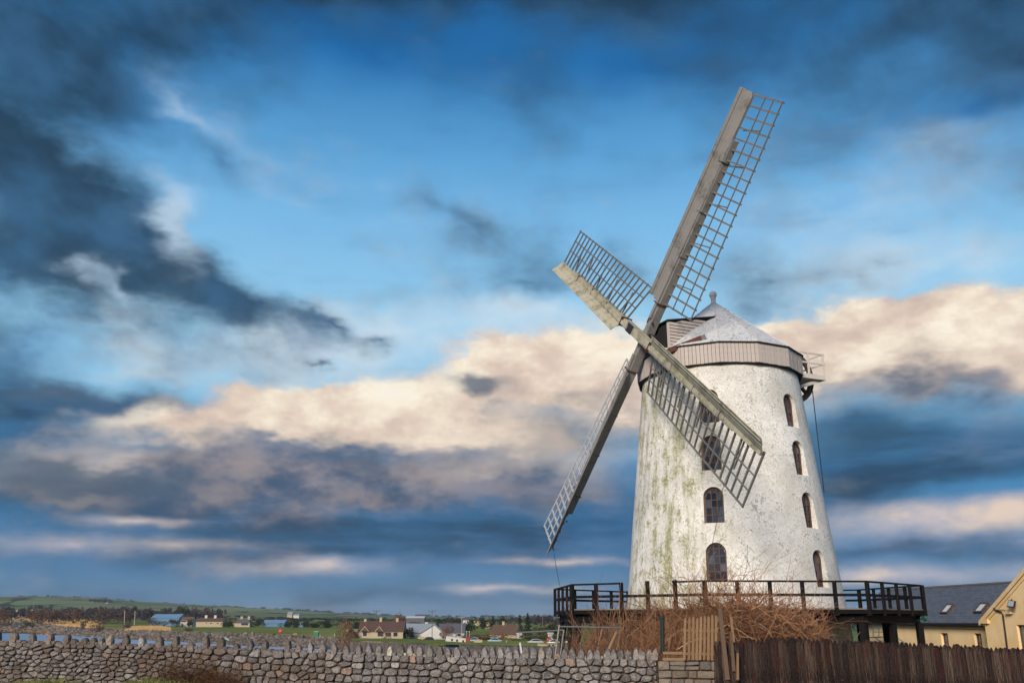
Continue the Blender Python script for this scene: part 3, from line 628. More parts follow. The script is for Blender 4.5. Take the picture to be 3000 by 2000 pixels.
for sgn in (-1, 1): MB().beam(cap(4.56, sgn * 1.52, 15.0), cap(4.56, sgn * 1.52, 16.6), .14, .10, NH).build('corner_post', M_BOARD, hatch)
MB().beam(cap(4.75, 1.75, 14.72), cap(3.35, 3.05, 15.30), .26, .30).build('brake_beam', M_IRON, mill)
MB().beam(cap(3.35, 3.05, 15.30), cap(3.18, 3.2, 15.37), .24, .28).build('brake_beam_end', M_LATH, mill)
# windshaft and poll end
MB().tube([HUB - N * 2.2, HUB + N * 0.1], .42, 12).build('windshaft', M_DARKIRON, mill)
poll = MB(); poll.beam(HUB - N * .55, HUB + N * 0.42, .62, .62, B).build('poll_end', M_SAIL, mill)

# sails: one set of meshes in local axes (x = clockwise, y = along the stock, z = out along the axis), four placings
RI, RO, LW = 2.3258, 14.96, 2.49
def th(r): return -0.31 + (0.21) * (r - RI) / (RO - RI)
def lat(r, s, off=0.0): a = th(r); return Vector((0.14 + s * math.cos(a) - off * math.sin(a), r, s * math.sin(a) + off * math.cos(a)))
SM = {}
wp = MB()
wp.beam((0, -0.4, 0), (0, 6.0, 0), .50, .52, (0, 0, 1), .42, .46); wp.beam((0, 6.0, 0), (0, 12.3, -.01), .42, .46, (0, 0, 1), .34, .38)
SM['stock'] = wp.mesh('stock', M_SAIL)
SM['whip'] = MB().beam((-.02, 1.2, .30), (-.02, RO - .05, .12), .24, .17, (0, 0, 1), .20, .14).mesh('whip', M_SAIL)
BETA = R(36)
def board(s0, s1, r0, r1, off, m, nm, scallop=False):
    mb = MB(); rs = list(np.linspace(r0, r1, 9)); V = []; F = []
    for r in rs:
        for s in (s0, s1):
            for o in (off, off + .035): V.append(Vector((-.10 - s * math.cos(BETA) + o * math.sin(BETA), r, .12 + s * math.sin(BETA) + o * math.cos(BETA))))
    for k in range(8):
        q = 4 * k; F += [(q, q + 4, q + 6, q + 2), (q + 1, q + 3, q + 7, q + 5), (q, q + 1, q + 5, q + 4), (q + 2, q + 6, q + 7, q + 3)]
    F += [(0, 2, 3, 1), (32, 33, 35, 34)]
    return mb.add(V, F).mesh(nm, m)
SM['lead1'] = board(.45, .86, 2.45, RO + .15, .0, M_SAIL, 'leading_board')
SM['lead2'] = board(.0, .44, 2.30, RO + .10, .014, M_SAIL, 'leading_board')
SM['lead_strip'] = board(.66, .70, 2.5, RO + .1, .04, M_SAIL, 'batten')
NB = 21
RB = [RI + (RO - RI) * k / (NB - 1) for k in range(NB)]
SM['bars'] = [MB().beam(lat(r, -.30), lat(r, LW + .08), .10, .085, (0, 0, 1), .09, .07).mesh('sail_bar', M_LATH) for r in RB]
def lath(s, w=.065):
    mb = MB(); pts = [lat(r, s, .045) for r in np.linspace(RI - .06, RO + .06, 10)]
    for a, b in zip(pts, pts[1:]): mb.beam(a, b, w, .045, (0, 0, 1))
    return mb.mesh('lath', M_LATH)
SM['laths'] = [lath(LW * .37), lath(LW * .68), lath(LW, .09)]
SM['struts'] = [MB().beam((0.05, r, -.22), lat(r + .22, LW * .62, -.03), .07, .07).mesh('strut', M_LATH) for r in (3.6, 6.2, 8.6, 10.9, 13.0)]
SM['clamps'] = [MB().box((0, r, .05), (.62, .05, .74)).mesh('clamp', M_IRON) for r in (2.2,)] + [MB().box((0, r, .02), (.5, .035, .58)).mesh('clamp', M_LATH) for r in (5.2, 8.0, 11.0)]
MOSS_SKYLIT = {}  # mossy copies, and laths with sky light in their colour
SAILLAB = ['upward sail, grey leading boards with open lattice', 'near sail sloping down across the tower, mossy cream boards', 'downward sail hanging left of the tower, edge lit', 'short looking sail pointing up and away to the left']
for k in range(4):
    a = PHI + k * math.pi / 2; d = B * math.cos(a) + H * math.sin(a); t = -B * math.sin(a) + H * math.cos(a)
    M = mat_axes(t, d, N, HUB + N * (.53 if k % 2 else 0.0))
    def sm(me):
        if k % 2 == 0: return me
        if me.name not in MOSS_SKYLIT:
            c_ = me.copy(); c_.materials.clear(); c_.materials.append(M_SAILMOSS); MOSS_SKYLIT[me.name] = c_
        return MOSS_SKYLIT[me.name]
    s_ = put('sail', sm(SM['stock']), M, mill); s_['label'] = SAILLAB[k]
    for key in ('whip', 'lead1', 'lead2', 'lead_strip'): put({'whip': 'whip', 'lead1': 'leading_board', 'lead2': 'leading_board', 'lead_strip': 'batten'}[key], sm(SM[key]), M, s_)
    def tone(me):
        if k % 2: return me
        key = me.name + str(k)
        if key not in MOSS_SKYLIT:
            c_ = me.copy(); c_.materials.clear(); c_.materials.append(M_LATHSKYLIT if k == 2 else M_LATH); MOSS_SKYLIT[key] = c_
        return MOSS_SKYLIT[key]
    for b in SM['bars']: put('sail_bar', tone(b), M, s_)
    for b in SM['laths']: put('lath', tone(b), M, s_)
    for b in SM['struts']: put('strut', b, M, s_)
    for b in SM['clamps']: put('clamp', b, M, s_)
    if k == 3: put('canister_plate', MB().box((0, 0.95, .28), (.54, .75, .06)).mesh('canister_plate', M_DARKIRON), M, s_)
    if k == 0: put('clamp_bolt', MB().tube([(-.35, 1.0, .2), (.35, 1.0, .2)], .06, 6).tube([(-.2, .85, .25), (-.2, 1.25, .25)], .07, 6).mesh('clamp_bolt', M_IRON), M, s_)

# fantail-side gallery with chain wheel
gal = MB(); GW0, GW1, GS0, GS1, GZ = -1.3, 1.5, -4.2, -7.17, 14.62
gal.prism([cap(GS0, GW0, GZ - .30), cap(GS1, GW0, GZ - .30), cap(GS1, GW1, GZ - .30), cap(GS0, GW1, GZ - .30)], (0, 0, .30)); gal = gal.build('gallery', M_RAIL, mill)
def gpost(s, w): MB().beam(cap(s, w, GZ), cap(s, w, 15.97), .10, .10, NH).build('post', M_RAIL, gal)
for s in (-4.6, -5.9, -7.1): gpost(s, GW1 - .06)
for s, w in ((-7.1, .1), (-7.1, GW0 + .06), (-5.9, GW0 + .06)): gpost(s, w)
for z in (15.35, 15.99):
    MB().beam(cap(-4.2, GW1 - .06, z), cap(-7.25, GW1 - .06, z), .07, .09).build('rail', M_RAIL, gal)
    MB().beam(cap(-7.1, GW1 - .0, z + .02), cap(-7.1, GW0, z + .02), .07, .09).build('rail', M_RAIL, gal)
    MB().beam(cap(-4.6, GW0 + .06, z), cap(-7.15, GW0 + .06, z), .07, .09).build('rail', M_RAIL, gal)
for w in (-.9, 1.2): MB().beam(cap(-4.3, w, 13.45), cap(-6.9, w, 14.33), .16, .20).build('bracket', M_RAIL, gal)
wh = MB(); wc = cap(-5.35, .45, 14.62)
V = []; F = []; nseg = 40
for j in range(nseg):
    t = 2 * math.pi * j / nseg; e = NH * math.cos(t) + Vector((0, 0, math.sin(t)))
    for rr, ww in ((1.72, -.1), (1.72, .1), (1.40, .1), (1.40, -.1)): V.append(wc + e * rr + H * ww)
for j in range(nseg):
    q, p = 4 * j, 4 * ((j + 1) % nseg)
    for i in range(4): F.append((q + i, q + (i + 1) % 4, p + (i + 1) % 4, p + i))
wh = wh.add(V, F).build('chain_wheel', M_WHEEL, mill)
for t in (.75, .75 + math.pi / 2): 
    e = NH * math.cos(t) + Vector((0, 0, math.sin(t))); MB().beam(wc - e * 1.45, wc + e * 1.45, .16, .2, H).build('spoke', M_WHEEL, wh)
MB().tube([wc - NH * 1.60 + Vector((0, 0, -.55)), wc - NH * 1.66 + Vector((0, 0, -4)), wc - NH * 1.74 + Vector((0, 0, -7.2))], .03, 5).build('hanging_chain', M_DARKROPE, wh)
# ropes that lash the sails
s1 = HUB + N * .53 + (B * math.cos(PHI + math.pi / 2) + H * math.sin(PHI + math.pi / 2)) * 12.6

# ------------------------------------------------------------------ timber viewing deck round the mill
DX, DY, DR, DA0 = 12.335, 54.07, 10.22, -1.8976
DZ, DRAIL = 0.46, 1.71
deck = root('viewing_deck', (DX, DY, gz(DX, DY) - .05), 'black octagonal timber deck on posts encircling the windmill', 'deck')
def dk(k, z, r=DR): a = DA0 + k * math.pi / 4; return Vector((DX + r * math.sin(a), DY - r * math.cos(a), EYE + z))
V = []; F = []
for k in range(8): V += [dk(k, DZ), dk(k, DZ, 5.7), dk(k, DZ - .06), dk(k, DZ - .06, 5.7)]
for k in range(8):
    a, b = 4 * k, 4 * ((k + 1) % 8); F += [(a, b, b + 1, a + 1), (a + 2, a + 3, b + 3, b + 2), (a, a + 2, b + 2, b), (a + 1, b + 1, b + 3, a + 3)]
MB().add(V, F).build('deck_floor', M_DECKTOP, deck)
NPOST = {0: 4, 1: 5, 2: 5, 3: 4, 4: 4, 5: 4, 6: 4, 7: 4}
for k in range(8):
    a, b = dk(k, 0), dk(k + 1, 0); d = (b - a); Ls = d.length; d.normalize(); out = Vector((d.y, -d.x, 0)); 
    if out.dot(a - Vector((DX, DY, EYE))) < 0: out = -out
    z = lambda h: Vector((0, 0, h))
    MB().beam(a - out * .02 + z(DZ - .16), b - out * .02 + z(DZ - .16), .10, .19).build('edge_board', M_DECK, deck)
    MB().beam(a - out * .35 + z(DZ - .50), b - out * .35 + z(DZ - .50), .16, .38).build('fascia_beam', M_DECK, deck)
    MB().beam(a - out * 3.2 + z(DZ - .24), b - out * 3.2 + z(DZ - .24), .16, .30).build('joist', M_DECK, deck)
    n = NPOST[k]
    for j in range(n + 1):
        if j == n: continue
        p = a + d * (Ls * j / n)
        w = .20 if j == 0 else .165
        MB().beam(p + out * .05 + z(DZ - .34), p + out * .05 + z(DRAIL + (.05 if (k == 1 and j in (3, 4)) else -.005)), w, w * .8, out).build('rail_post', M_DECK, deck)
    gap = (k == 1)
    if gap:
        e = a + d * (Ls * 2.05 / n)
        MB().beam(a + z(DRAIL - .03), a + d * (Ls * 2.02 / n) + z(DRAIL - .03), .13, .085).build('top_rail', M_DECK, deck)
        MB().beam(a + d * (Ls * 3.9 / n) + z(DRAIL - .03), b + z(DRAIL - .03), .13, .085).build('top_rail', M_DECK, deck)
    else: MB().beam(a + z(DRAIL - .03), b + z(DRAIL - .03), .13, .085).build('top_rail', M_DECK, deck)
    MB().beam(a + out * .0 + z(DZ + .60), b + z(DZ + .60), .06, .13).build('mid_rail', M_DECK, deck)
    g = gz(a.x, a.y)
    for q in (a, a + d * Ls * .5):
        p = q - out * .35; MB().beam((p.x, p.y, min(g, gz(p.x, p.y)) - .1), (p.x, p.y, EYE + DZ - .69), .30, .30, out).build('support_post', M_DECK, deck)
    p = a - out * .35; m_ = a + d * 2.2 - out * .35
    if k in (0, 1): MB().beam((p.x, p.y, EYE - 2.0), (m_.x, m_.y, EYE + DZ - .66), .09, .12).build('brace', M_DECK, deck)
    p = dk(k, 0, 7.2); MB().beam((p.x, p.y, g - .1), (p.x, p.y, EYE + DZ - .4), .24, .24).build('support_post', M_DECK, deck)
    MB().beam(dk(k, DZ - .22, 5.9), dk(k, DZ - .22, DR - .1), .12, .28).build('joist', M_DECK, deck)
gl = MB(); c = dk(4, DZ - .28) + Vector((-.28, -.02, 0))
for i in range(26):
    p = c + Vector((random.uniform(-.3, .35), random.uniform(-.2, .1), random.uniform(-.32, .12))); q = p + Vector((random.uniform(-.12, .12), random.uniform(-.1, .1), random.uniform(-.16, .1))); gl.beam(p, q, .10, .05)
tag(gl.build('green_netting_scrap', flat('green_netting', (0.01, 0.10, 0.045), .8)), 'scrap of bright green netting snagged on the deck corner', 'netting')
# tie ropes
up0 = B * math.cos(PHI + math.pi) + H * math.sin(PHI + math.pi)
tip = HUB + up0 * 14.9
tag(MB().tube([tip, tip.lerp(dk(0.8, DRAIL), .5) + Vector((0, 0, -.15)), dk(0.8, DRAIL)], .018, 5).build('tie_rope', M_BLUEROPE), 'thin blue rope from the downward sail tip to the deck rail', 'rope')
d1 = B * math.cos(PHI + math.pi / 2) + H * math.sin(PHI + math.pi / 2); t1 = -B * math.sin(PHI + math.pi / 2) + H * math.cos(PHI + math.pi / 2)
pa = HUB + N * .6 + d1 * 13.4 + t1 * -.2
pb = HUB + N * .45 + d1 * 13.2 + t1 * 2.4
pc = pol(R(-26), TR0 - TK * 2.0 + .5, DRAIL)
tag(MB().tube([pa, pb, pb.lerp(pc, .5) + Vector((0, 0, -.1)), pc], .013, 5).build('tie_rope', M_DARKROPE), 'dark rope from the near sail tip slanting down the tower front', 'rope')

# ------------------------------------------------------------------ foreground rubble wall
WA, WB_ = at(-130, 1900, 24.6), at(1924, 1900, 21.5)
WA, WB_ = Vector((WA.x, WA.y, 0)), Vector((WB_.x, WB_.y, 0))
WD = (WB_ - WA).normalized(); WL = (WB_ - WA).length; WO = Vector((WD.y, -WD.x, 0))          # WO points to the viewer
def wall_hit(px, py):                          # sight line -> (distance along wall, height)
    d = Vector(ray(px, py)); k = WA.dot(WO) / d.dot(WO); p = d * k
    return (p - WA).dot(WD), EYE + p.z
TOPTAB = [wall_hit(px, py) for px, py in ((-130, 1876), (0, 1879), (350, 1887), (700, 1899), (1000, 1912), (1300, 1921), (1600, 1925), (1924, 1929))]
def wtop(s): return interp(s, TOPTAB)
def wpt(s, z, o=0.0): p = WA + WD * s + WO * o; return Vector((p.x, p.y, z))
wall = root('stone_wall', wpt(WL / 2, gz(*wpt(WL / 2, 0).xy)), 'grey rubble stone wall with a row of upright pointed coping stones', 'wall')
mb = MB(); SS = np.linspace(0, WL, 40); V = []; F = []
for s in SS: V += [wpt(s, EYE - 3.0, -.05), wpt(s, wtop(s) - .03, -.05), wpt(s, wtop(s) - .03, -.45), wpt(s, EYE - 3.0, -.45)]
for i in range(len(SS) - 1):
    q, p = 4 * i, 4 * i + 4; F += [(q, p, p + 1, q + 1), (q + 1, p + 1, p + 2, q + 2), (q + 2, p + 2, p + 3, q + 3)]
F += [(0, 1, 2, 3), (len(V) - 1, len(V) - 2, len(V) - 3, len(V) - 4)]
mb.add(V, F).build('mortar_core', M_MORTAR, wall)
def clip(poly, a, b, c):                       # keep a*x+b*y<=c
    o = []
    for i in range(len(poly)):
        p, q = poly[i], poly[(i + 1) % len(poly)]; dp, dq = a * p[0] + b * p[1] - c, a * q[0] + b * q[1] - c
        if dp <= 0: o.append(p)
        if dp * dq < 0: t = dp / (dp - dq); o.append((p[0] + (q[0] - p[0]) * t, p[1] + (q[1] - p[1]) * t))
    return o
def cells(seeds, box, asp=1.0):
    S = np.array(seeds) * (1, asp); out = []
    for i, (x, y) in enumerate(S):
        d2 = ((S - S[i]) ** 2).sum(1); idx = np.argsort(d2)[1:15]
        poly = [(box[0], box[2] * asp), (box[1], box[2] * asp), (box[1], box[3] * asp), (box[0], box[3] * asp)]
        for j in idx:
            dx, dy = S[j] - S[i]; m = (S[i] + S[j]) / 2; poly = clip(poly, dx, dy, dx * m[0] + dy * m[1])
            if len(poly) < 3: break
        if len(poly) >= 3: out.append([(p[0], p[1] / asp) for p in poly])
        else: out.append(None)
    return out
def shrink(poly, g):
    c = np.mean(poly, 0); P = list(poly); n = len(P)
    for i in range(n):
        p, q = poly[i], poly[(i + 1) % n]; e = (q[0] - p[0], q[1] - p[1]); L_ = math.hypot(*e)
        if L_ < 1e-6: continue
        a, b = e[1] / L_, -e[0] / L_
        if a * c[0] + b * c[1] > a * p[0] + b * p[1]: a, b = -a, -b
        P = clip(P, a, b, a * p[0] + b * p[1] - g)
        if len(P) < 3: return None
    return P
def chaikin(P, r=.24):
    o = []
    for i in range(len(P)):
        p, q = P[i], P[(i + 1) % len(P)]; o += [(p[0] + (q[0] - p[0]) * r, p[1] + (q[1] - p[1]) * r), (p[0] + (q[0] - p[0]) * (1 - r), p[1] + (q[1] - p[1]) * (1 - r))]
    return o
def merge_short(P, d):
    o = [P[0]]
    for p in P[1:]:
        if math.hypot(p[0] - o[-1][0], p[1] - o[-1][1]) > d: o.append(p)
    if len(o) > 3 and math.hypot(o[0][0] - o[-1][0], o[0][1] - o[-1][1]) < d: o.pop()
    return o
def area(P): return abs(sum(P[i][0] * P[(i + 1) % len(P)][1] - P[(i + 1) % len(P)][0] * P[i][1] for i in range(len(P)))) / 2
def stone_into(mb, P, fn, proud, bulge):       # P in (s, z); fn(s, z, o) -> world
    n = len(P); c = np.mean(P, 0); tx, tz = random.uniform(-.10, .10), random.uniform(-.14, .10)
    o2 = lambda p: proud + bulge + tx * (p[0] - c[0]) + tz * (p[1] - c[1])
    A = [fn(p[0], p[1], -.10) for p in P]; Bq = [fn(p[0], p[1], proud + random.uniform(-.012, .012)) for p in P]
    k = random.uniform(.72, .90)
    C = []
    for p in P:
        q = (c[0] + (p[0] - c[0]) * k + random.uniform(-.012, .012), c[1] + (p[1] - c[1]) * k + random.uniform(-.012, .012)); C.append(fn(q[0], q[1], o2(q) + random.uniform(-.010, .010)))
    cc = fn(c[0] + random.uniform(-.03, .03), c[1], o2(c) + random.uniform(-.006, .014))
    F = []
    for i in range(n):
        j = (i + 1) % n; F += [(i, j, n + j, n + i), (n + i, n + j, 2 * n + j, 2 * n + i), (2 * n + i, 2 * n + j, 3 * n)]
    mb.add(A + Bq + C + [cc], F)
# seeds in ragged courses: thin and broken on the old left-hand length, larger and rounder to the right
seeds = []; z0 = -1.2
def hrow(s): return .092 + .062 * ss(4.5, 8.5, s)
row = 0; v = -.02
while v < 2.3:
    s = -.3 + random.uniform(0, .2)
    while s < WL + .3:
        loc = ss(4.5, 8.5, s); wst = random.choice((.11, .17, .23, .30, .40)) * random.uniform(.85, 1.15) if loc < .5 else random.choice((.13, .18, .23, .28, .34)) * random.uniform(.85, 1.15)
        hh = hrow(s); vv = v * hh / .20
        if vv < 1.12: seeds.append((s + wst / 2 + random.uniform(-.03, .03), wtop(s) - .03 - vv - hh / 2 + random.uniform(-.26, .26) * hh))
        s += wst
    v += .20; row += 1
polys = []
for P in cells(seeds, (0.02, WL - .02, EYE - 2.75, EYE + 1), 1.7):
    if P is None: continue
    c = np.mean(P, 0)
    P = clip(P, 0, 1, wtop(c[0]) - .004)
    if len(P) < 3 or c[1] < gz(*wpt(c[0], 0).xy) - .15: continue
    P = shrink(P, random.uniform(.007, .015))
    if P is None or area(P) < .0025: continue
    P = chaikin(merge_short(P, .035), random.uniform(.13, .24)); polys.append((area(P), P))
polys.sort(key=lambda t: -t[0])
small = MB()
for i, (A_, P) in enumerate(polys):
    if i < 300:
        mb = MB(); stone_into(mb, P, wpt, random.uniform(-.012, .022), random.uniform(.018, .045)); mb.build('stone', M_STONE, wall)
    else: stone_into(small, P, wpt, random.uniform(-.02, .01), random.uniform(.01, .03))
if small.v: small.build('small_stones', M_STONE, wall)['kind'] = 'stuff'
COPES = [-60, -20, 30.5, 84, 134.7, 186, 209, 242, 266, 290, 316, 363, 411, 460, 509, 556, 600, 640, 690, 729, 770, 838, 871, 908, 944, 977, 1014, 1049, 1079, 1107, 1140, 1171, 1199, 1229, 1260, 1286, 1312, 1339, 1366, 1391, 1416, 1443, 1467, 1491, 1513, 1538, 1562, 1586, 1607, 1633, 1654, 1677, 1702, 1727, 1750, 1777, 1796, 1818, 1841, 1861, 1880, 1902, 1918]
LOW = {209: .6, 242: .65, 266: .7, 290: .65, 556: .5, 690: .55, 871: .6, 1391: .75, 1633: .55}
prev = None
for px in COPES:
    s, _ = wall_hit(px, 1905); h = (.235 + random.uniform(-.025, .03)) * LOW.get(px, 1.0) * (1.12 if px < 700 else 1.0); w = random.uniform(.135, .175) if px > 650 else random.uniform(.15, .21)
    zb = wtop(s) - .025; ln = random.uniform(-.03, .03) + (.06 if px < 200 and px > 100 else 0)
    tp = random.uniform(.10, .34)
    prof = [(-.46, 0), (-.52, .22), (-.50, .45), (-.40, .70), (-.40 * tp - .10, .92), (0, 1.0), (.40 * tp + .10, .93), (.41, .68), (.51, .42), (.52, .2), (.46, 0)]
    P = [(s + x * w + ln * y + random.uniform(-.009, .009), zb + y * h + random.uniform(-.010, .010)) for x, y in prof]
    mb = MB(); n = len(P); c = np.mean(P, 0); f0 = random.uniform(-.04, .01)
    rings = [(f0 - .14, .80), (f0 - .11, 1.0), (f0 - .03, 1.0), (f0 + .012, .82)]
    Vv = []
    for o, k in rings: Vv += [wpt(c[0] + (p[0] - c[0]) * k, c[1] + (p[1] - c[1]) * k if p[1] > zb + .02 else p[1], o + random.uniform(-.008, .008)) for p in P]
    Ff = [tuple(range(n))] + [tuple(3 * n + i for i in reversed(range(n)))]
    for r_ in range(3):
        for i in range(n): j = (i + 1) % n; Ff.append((r_ * n + j, r_ * n + i, (r_ + 1) * n + i, (r_ + 1) * n + j))
    mb.add(Vv, Ff).build('coping_stone', M_STONE, wall)
    if prev is not None:
        g0, g1 = prev, s - w * .5
        m = max(1, round((g1 - g0) / .13))
        for i in range(m):
            a, b = g0 + (g1 - g0) * i / m, g0 + (g1 - g0) * (i + 1) / m
            if b - a < .03: continue
            hh = random.uniform(.045, .085)
            Q = chaikin([(a + .004, zb - .005), (b - .004, zb - .005), (b - .004 + random.uniform(-.01, .01), zb + hh * random.uniform(.8, 1)), (a + .006, zb + hh)], .2)
            mb = MB(); stone_into(mb, Q, lambda s_, z_, o: wpt(s_, z_, o * 1.0 if o > -.05 else -.2), -.02, .02); mb.build('pinning_stone', M_STONE, wall)
    prev = s + w * .5
# end pier in brown squared stone
PA, PB = wpt(WL + .012, 0), at(2106, 1950, 21.2); PB = Vector((PB.x, PB.y, 0)); PD = (PB - PA).normalized(); PL = (PB - PA).length; PO = Vector((PD.y, -PD.x, 0))
PT = at(2010, 1934.5, 21.35).z
def ppt(s, z, o=0): p = PA + PD * s + PO * o; return Vector((p.x, p.y, z))
pier = root('wall_pier', ppt(PL / 2, gz(*ppt(PL / 2, 0).xy)), 'end section of squared brown stones below the pale picket panel', 'wall')
MB().prism([ppt(0.0, EYE - 3.0, -.04), ppt(PL, EYE - 3.0, -.04), ppt(PL, PT - .01, -.04), ppt(0.0, PT - .01, -.04)], -PO * .42).build('mortar_core', M_MORTAR, pier)
z = PT
while z > EYE - 2.75:
    hh = random.choice((.14, .17, .20, .24)); s = 0.0
    while s < PL - .05:
        w = random.uniform(.16, .40); w = PL - s if PL - s - w < .14 else w
        if w > .26 and hh > .18 and random.random() < .35: parts = [(z, z - hh / 2), (z - hh / 2, z - hh)]
        else: parts = [(z, z - hh)]
        for za, zb in parts:
            Q = chaikin(merge_short(shrink([(s, zb), (s + w, zb + random.uniform(-.012, .012)), (s + w, za), (s, za + random.uniform(-.01, .004))], .009), .02), .12)
            mb = MB(); stone_into(mb, Q, ppt, random.uniform(-.008, .02), random.uniform(.01, .025)); mb.build('stone', M_PIER, pier)
        s += w
    z -= hh

# ------------------------------------------------------------------ pale picket panel standing on the pier
pick = root('picket_panel', ppt(.75, PT), 'panel of nine pale split wood pickets standing on the brown pier', 'picket fence')
pts_ = [(2007.5, 1808, 2005, 1932), (2020, 1806, 2018, 1932), (2031.5, 1804, 2030, 1933), (2043, 1809, 2041, 1933), (2054, 1804, 2051, 1933), (2065, 1802, 2063, 1933), (2076, 1803, 2075, 1934), (2087, 1800, 2086, 1934), (2098, 1801, 2097, 1934)]
for xa, ya, xb, yb in pts_:
    a, b = at(xa, ya, 21.22), at(xb, yb - 1, 21.22); w = random.uniform(.05, .06)
    d = (a - b).normalized(); x = Vector((1, 0, 0)); Ls = (a - b).length
    P = [(-w / 2, 0), (w / 2, 0), (w / 2 * .95, Ls - .05), (w * .25, Ls - .012), (0, Ls), (-w * .3, Ls - .015), (-w / 2 * .95, Ls - .06)]
    MB().prism([b + x * p + d * q for p, q in P], (0, .028, 0)).build('picket', M_PALE, pick)
for y in (1845, 1913):
    MB().beam(at(2000, y, 21.27), at(2104, y + 2, 21.27), .035, .05).build('rail', M_PALE, pick)
low = root('low_rail_fence', at(1975, 1931, 21.5), 'low brown double rail with short spindles beside the pale pickets', 'fence')
for y in (1911.5, 1929.5): MB().beam(at(1942, y, 21.5), at(2006, y + .5, 21.45), .04, .055).build('rail', M_PALE, low)
for px in range(1947, 2003, 6): MB().beam(at(px, 1930, 21.5), at(px, 1911, 21.5), .018, .018, (0, 1, 0)).build('spindle', M_GREYWOOD, low)

# ------------------------------------------------------------------ dark split-paling fence
FA, FB = at(2100, 1880, 20.9), at(3150, 1900, 19.4)
FTOP = [(2100, 1868), (2240, 1868), (2330, 1867), (2480, 1871), (2600, 1878), (2800, 1887), (3000, 1897), (3160, 1904)]
fence = root('paling_fence', (8.2, 20.2, gz(8.2, 20.2)), 'dark weathered close set split timber paling fence below the building', 'fence')
variants = []
for i in range(12):
    w = random.uniform(.085, .135); kind = i % 3; Lb = 2.2; bow = random.uniform(-.02, .02); tw = random.uniform(-.02, .02)
    prof = {0: [(-.5, -.10), (-.3, -.02), (0, 0), (.3, -.02), (.5, -.10)], 1: [(-.5, -.13), (-.2, -.045), (.02, 0), (.25, -.05), (.5, -.12)], 2: [(-.5, -.05), (-.35, -.01), (.05, 0), (.38, -.02), (.5, -.07)]}[kind]
    front = [(-.5, -Lb), (-.5, -Lb * .6), (-.5, -Lb * .3)] + prof + [(.5, -Lb * .3), (.5, -Lb * .6), (.5, -Lb)]
    V = [(x * w * (1 + random.uniform(-.08, .08)) + bow * math.sin(math.pi * -y / Lb), -.018 + (x * x * .05), y) for x, y in front]
    n = len(V); Vb = [(x, .02, y) for x, _, y in V]
    mid = [(bow * math.sin(math.pi * -y / Lb), -.034, y) for y in (-Lb, -Lb * .6, -Lb * .3, -.14)]
    mb = MB(); mb.add(V + Vb + mid, [])
    m0 = 2 * n; f = [(0, m0, m0 + 1, 1), (1, m0 + 1, m0 + 2, 2), (2, m0 + 2, m0 + 3, 3), (n - 1, n - 2, m0 + 1, m0), (n - 2, n - 3, m0 + 2, m0 + 1), (n - 3, n - 4, m0 + 3, m0 + 2)]
    f += [(i_, m0 + 3, i_ + 1) for i_ in range(3, n - 4)] + [tuple(range(n, 2 * n))] + [(i_, i_ + 1, n + i_ + 1, n + i_) for i_ in range(n - 1)]
    mb.f = f; mb.m = [0] * len(f); variants.append(mb.mesh('paling', M_FENCE))
px = 2108
fd = (Vector((FB.x, FB.y, 0)) - Vector((FA.x, FA.y, 0))).normalized()
layer = 0
while px < 3140:
    t = (px - 2100) / 1050; Y = FA.y + (FB.y - FA.y) * t
    lowp = 10 if px < 2180 else 0
    top = at(px, interp(px, FTOP) + random.uniform(-3.5, 4.5) + (random.uniform(6, 60) if px < 2170 else 0), Y)
    o = Vector((fd.y, -fd.x, 0)) * (.022 * (layer % 2) + random.uniform(-.006, .006))
    M = Matrix.Translation(top + o) @ Matrix.Rotation(math.atan2(fd.y, fd.x) + random.uniform(-.12, .12), 4, 'Z') @ Matrix.Rotation(random.uniform(-.03, .03), 4, 'Y')
    put('paling', random.choice(variants), M, fence); layer += 1
    px += random.uniform(10.5, 14.5)
for dz in (.45, 1.05):
    a, b = at(2110, 1872, 20.95), at(3140, 1903, 19.45); MB().beam(a + Vector((0, .06, -dz)), b + Vector((0, .06, -dz)), .07, .1).build('back_rail', M_GREYWOOD, fence)
MB().beam(at(2130, 1880, 20.98), at(2130, 2060, 20.98), .55, .03, (0, 1, 0)).build('backing_board', M_FENCE, fence)
def post(name, a, b, w, m, lab, cat, w2=None):
    o = MB().beam(a, b, w, w * .7, (0, 1, 0), w2 or w * .85, (w2 or w * .85) * .7).build(name, m); return tag(o, lab, cat)
post('leaning_post', at(2131, 1990, 20.80), at(2108, 1781, 20.80), .10, M_GREYWOOD, 'tall grey brown stake leaning where pickets meet dark paling', 'post')
post('leaning_post', at(2150, 1965, 20.75), at(2141, 1850, 20.75), .07, M_GREYWOOD, 'short split stake leaning just right of the tall stake', 'post')
post('leaning_post', at(2149, 1880, 21.3), at(2141, 1806, 21.3), .06, M_PALE, 'thin pale stake standing up in the bramble behind paling', 'post')
post('leaning_post', at(2161, 1990, 20.62), at(2161, 1912, 20.62), .055, M_PALE, 'pale yellowish broken slat fixed on the dark paling', 'slat')
tag(MB().tube([at(1941, 1915, 23.5), at(1940, 1810, 23.5)], .055, 8).lathe(at(1940, 1811, 23.5), [(.055, 0), (.065, .02), (.05, .06), (.01, .08)], 8).build('fence_post', M_GREENPOST), 'dark green round steel post in front of the brown hedge', 'post')
tag(MB().tube([at(1778, 1916, 24), at(1790, 1886, 24.05), at(1806, 1851, 24.1)], .045, 7, .035).build('prop_stick', M_PALE), 'bare brown stick propped up at an angle before the hedge', 'stick')
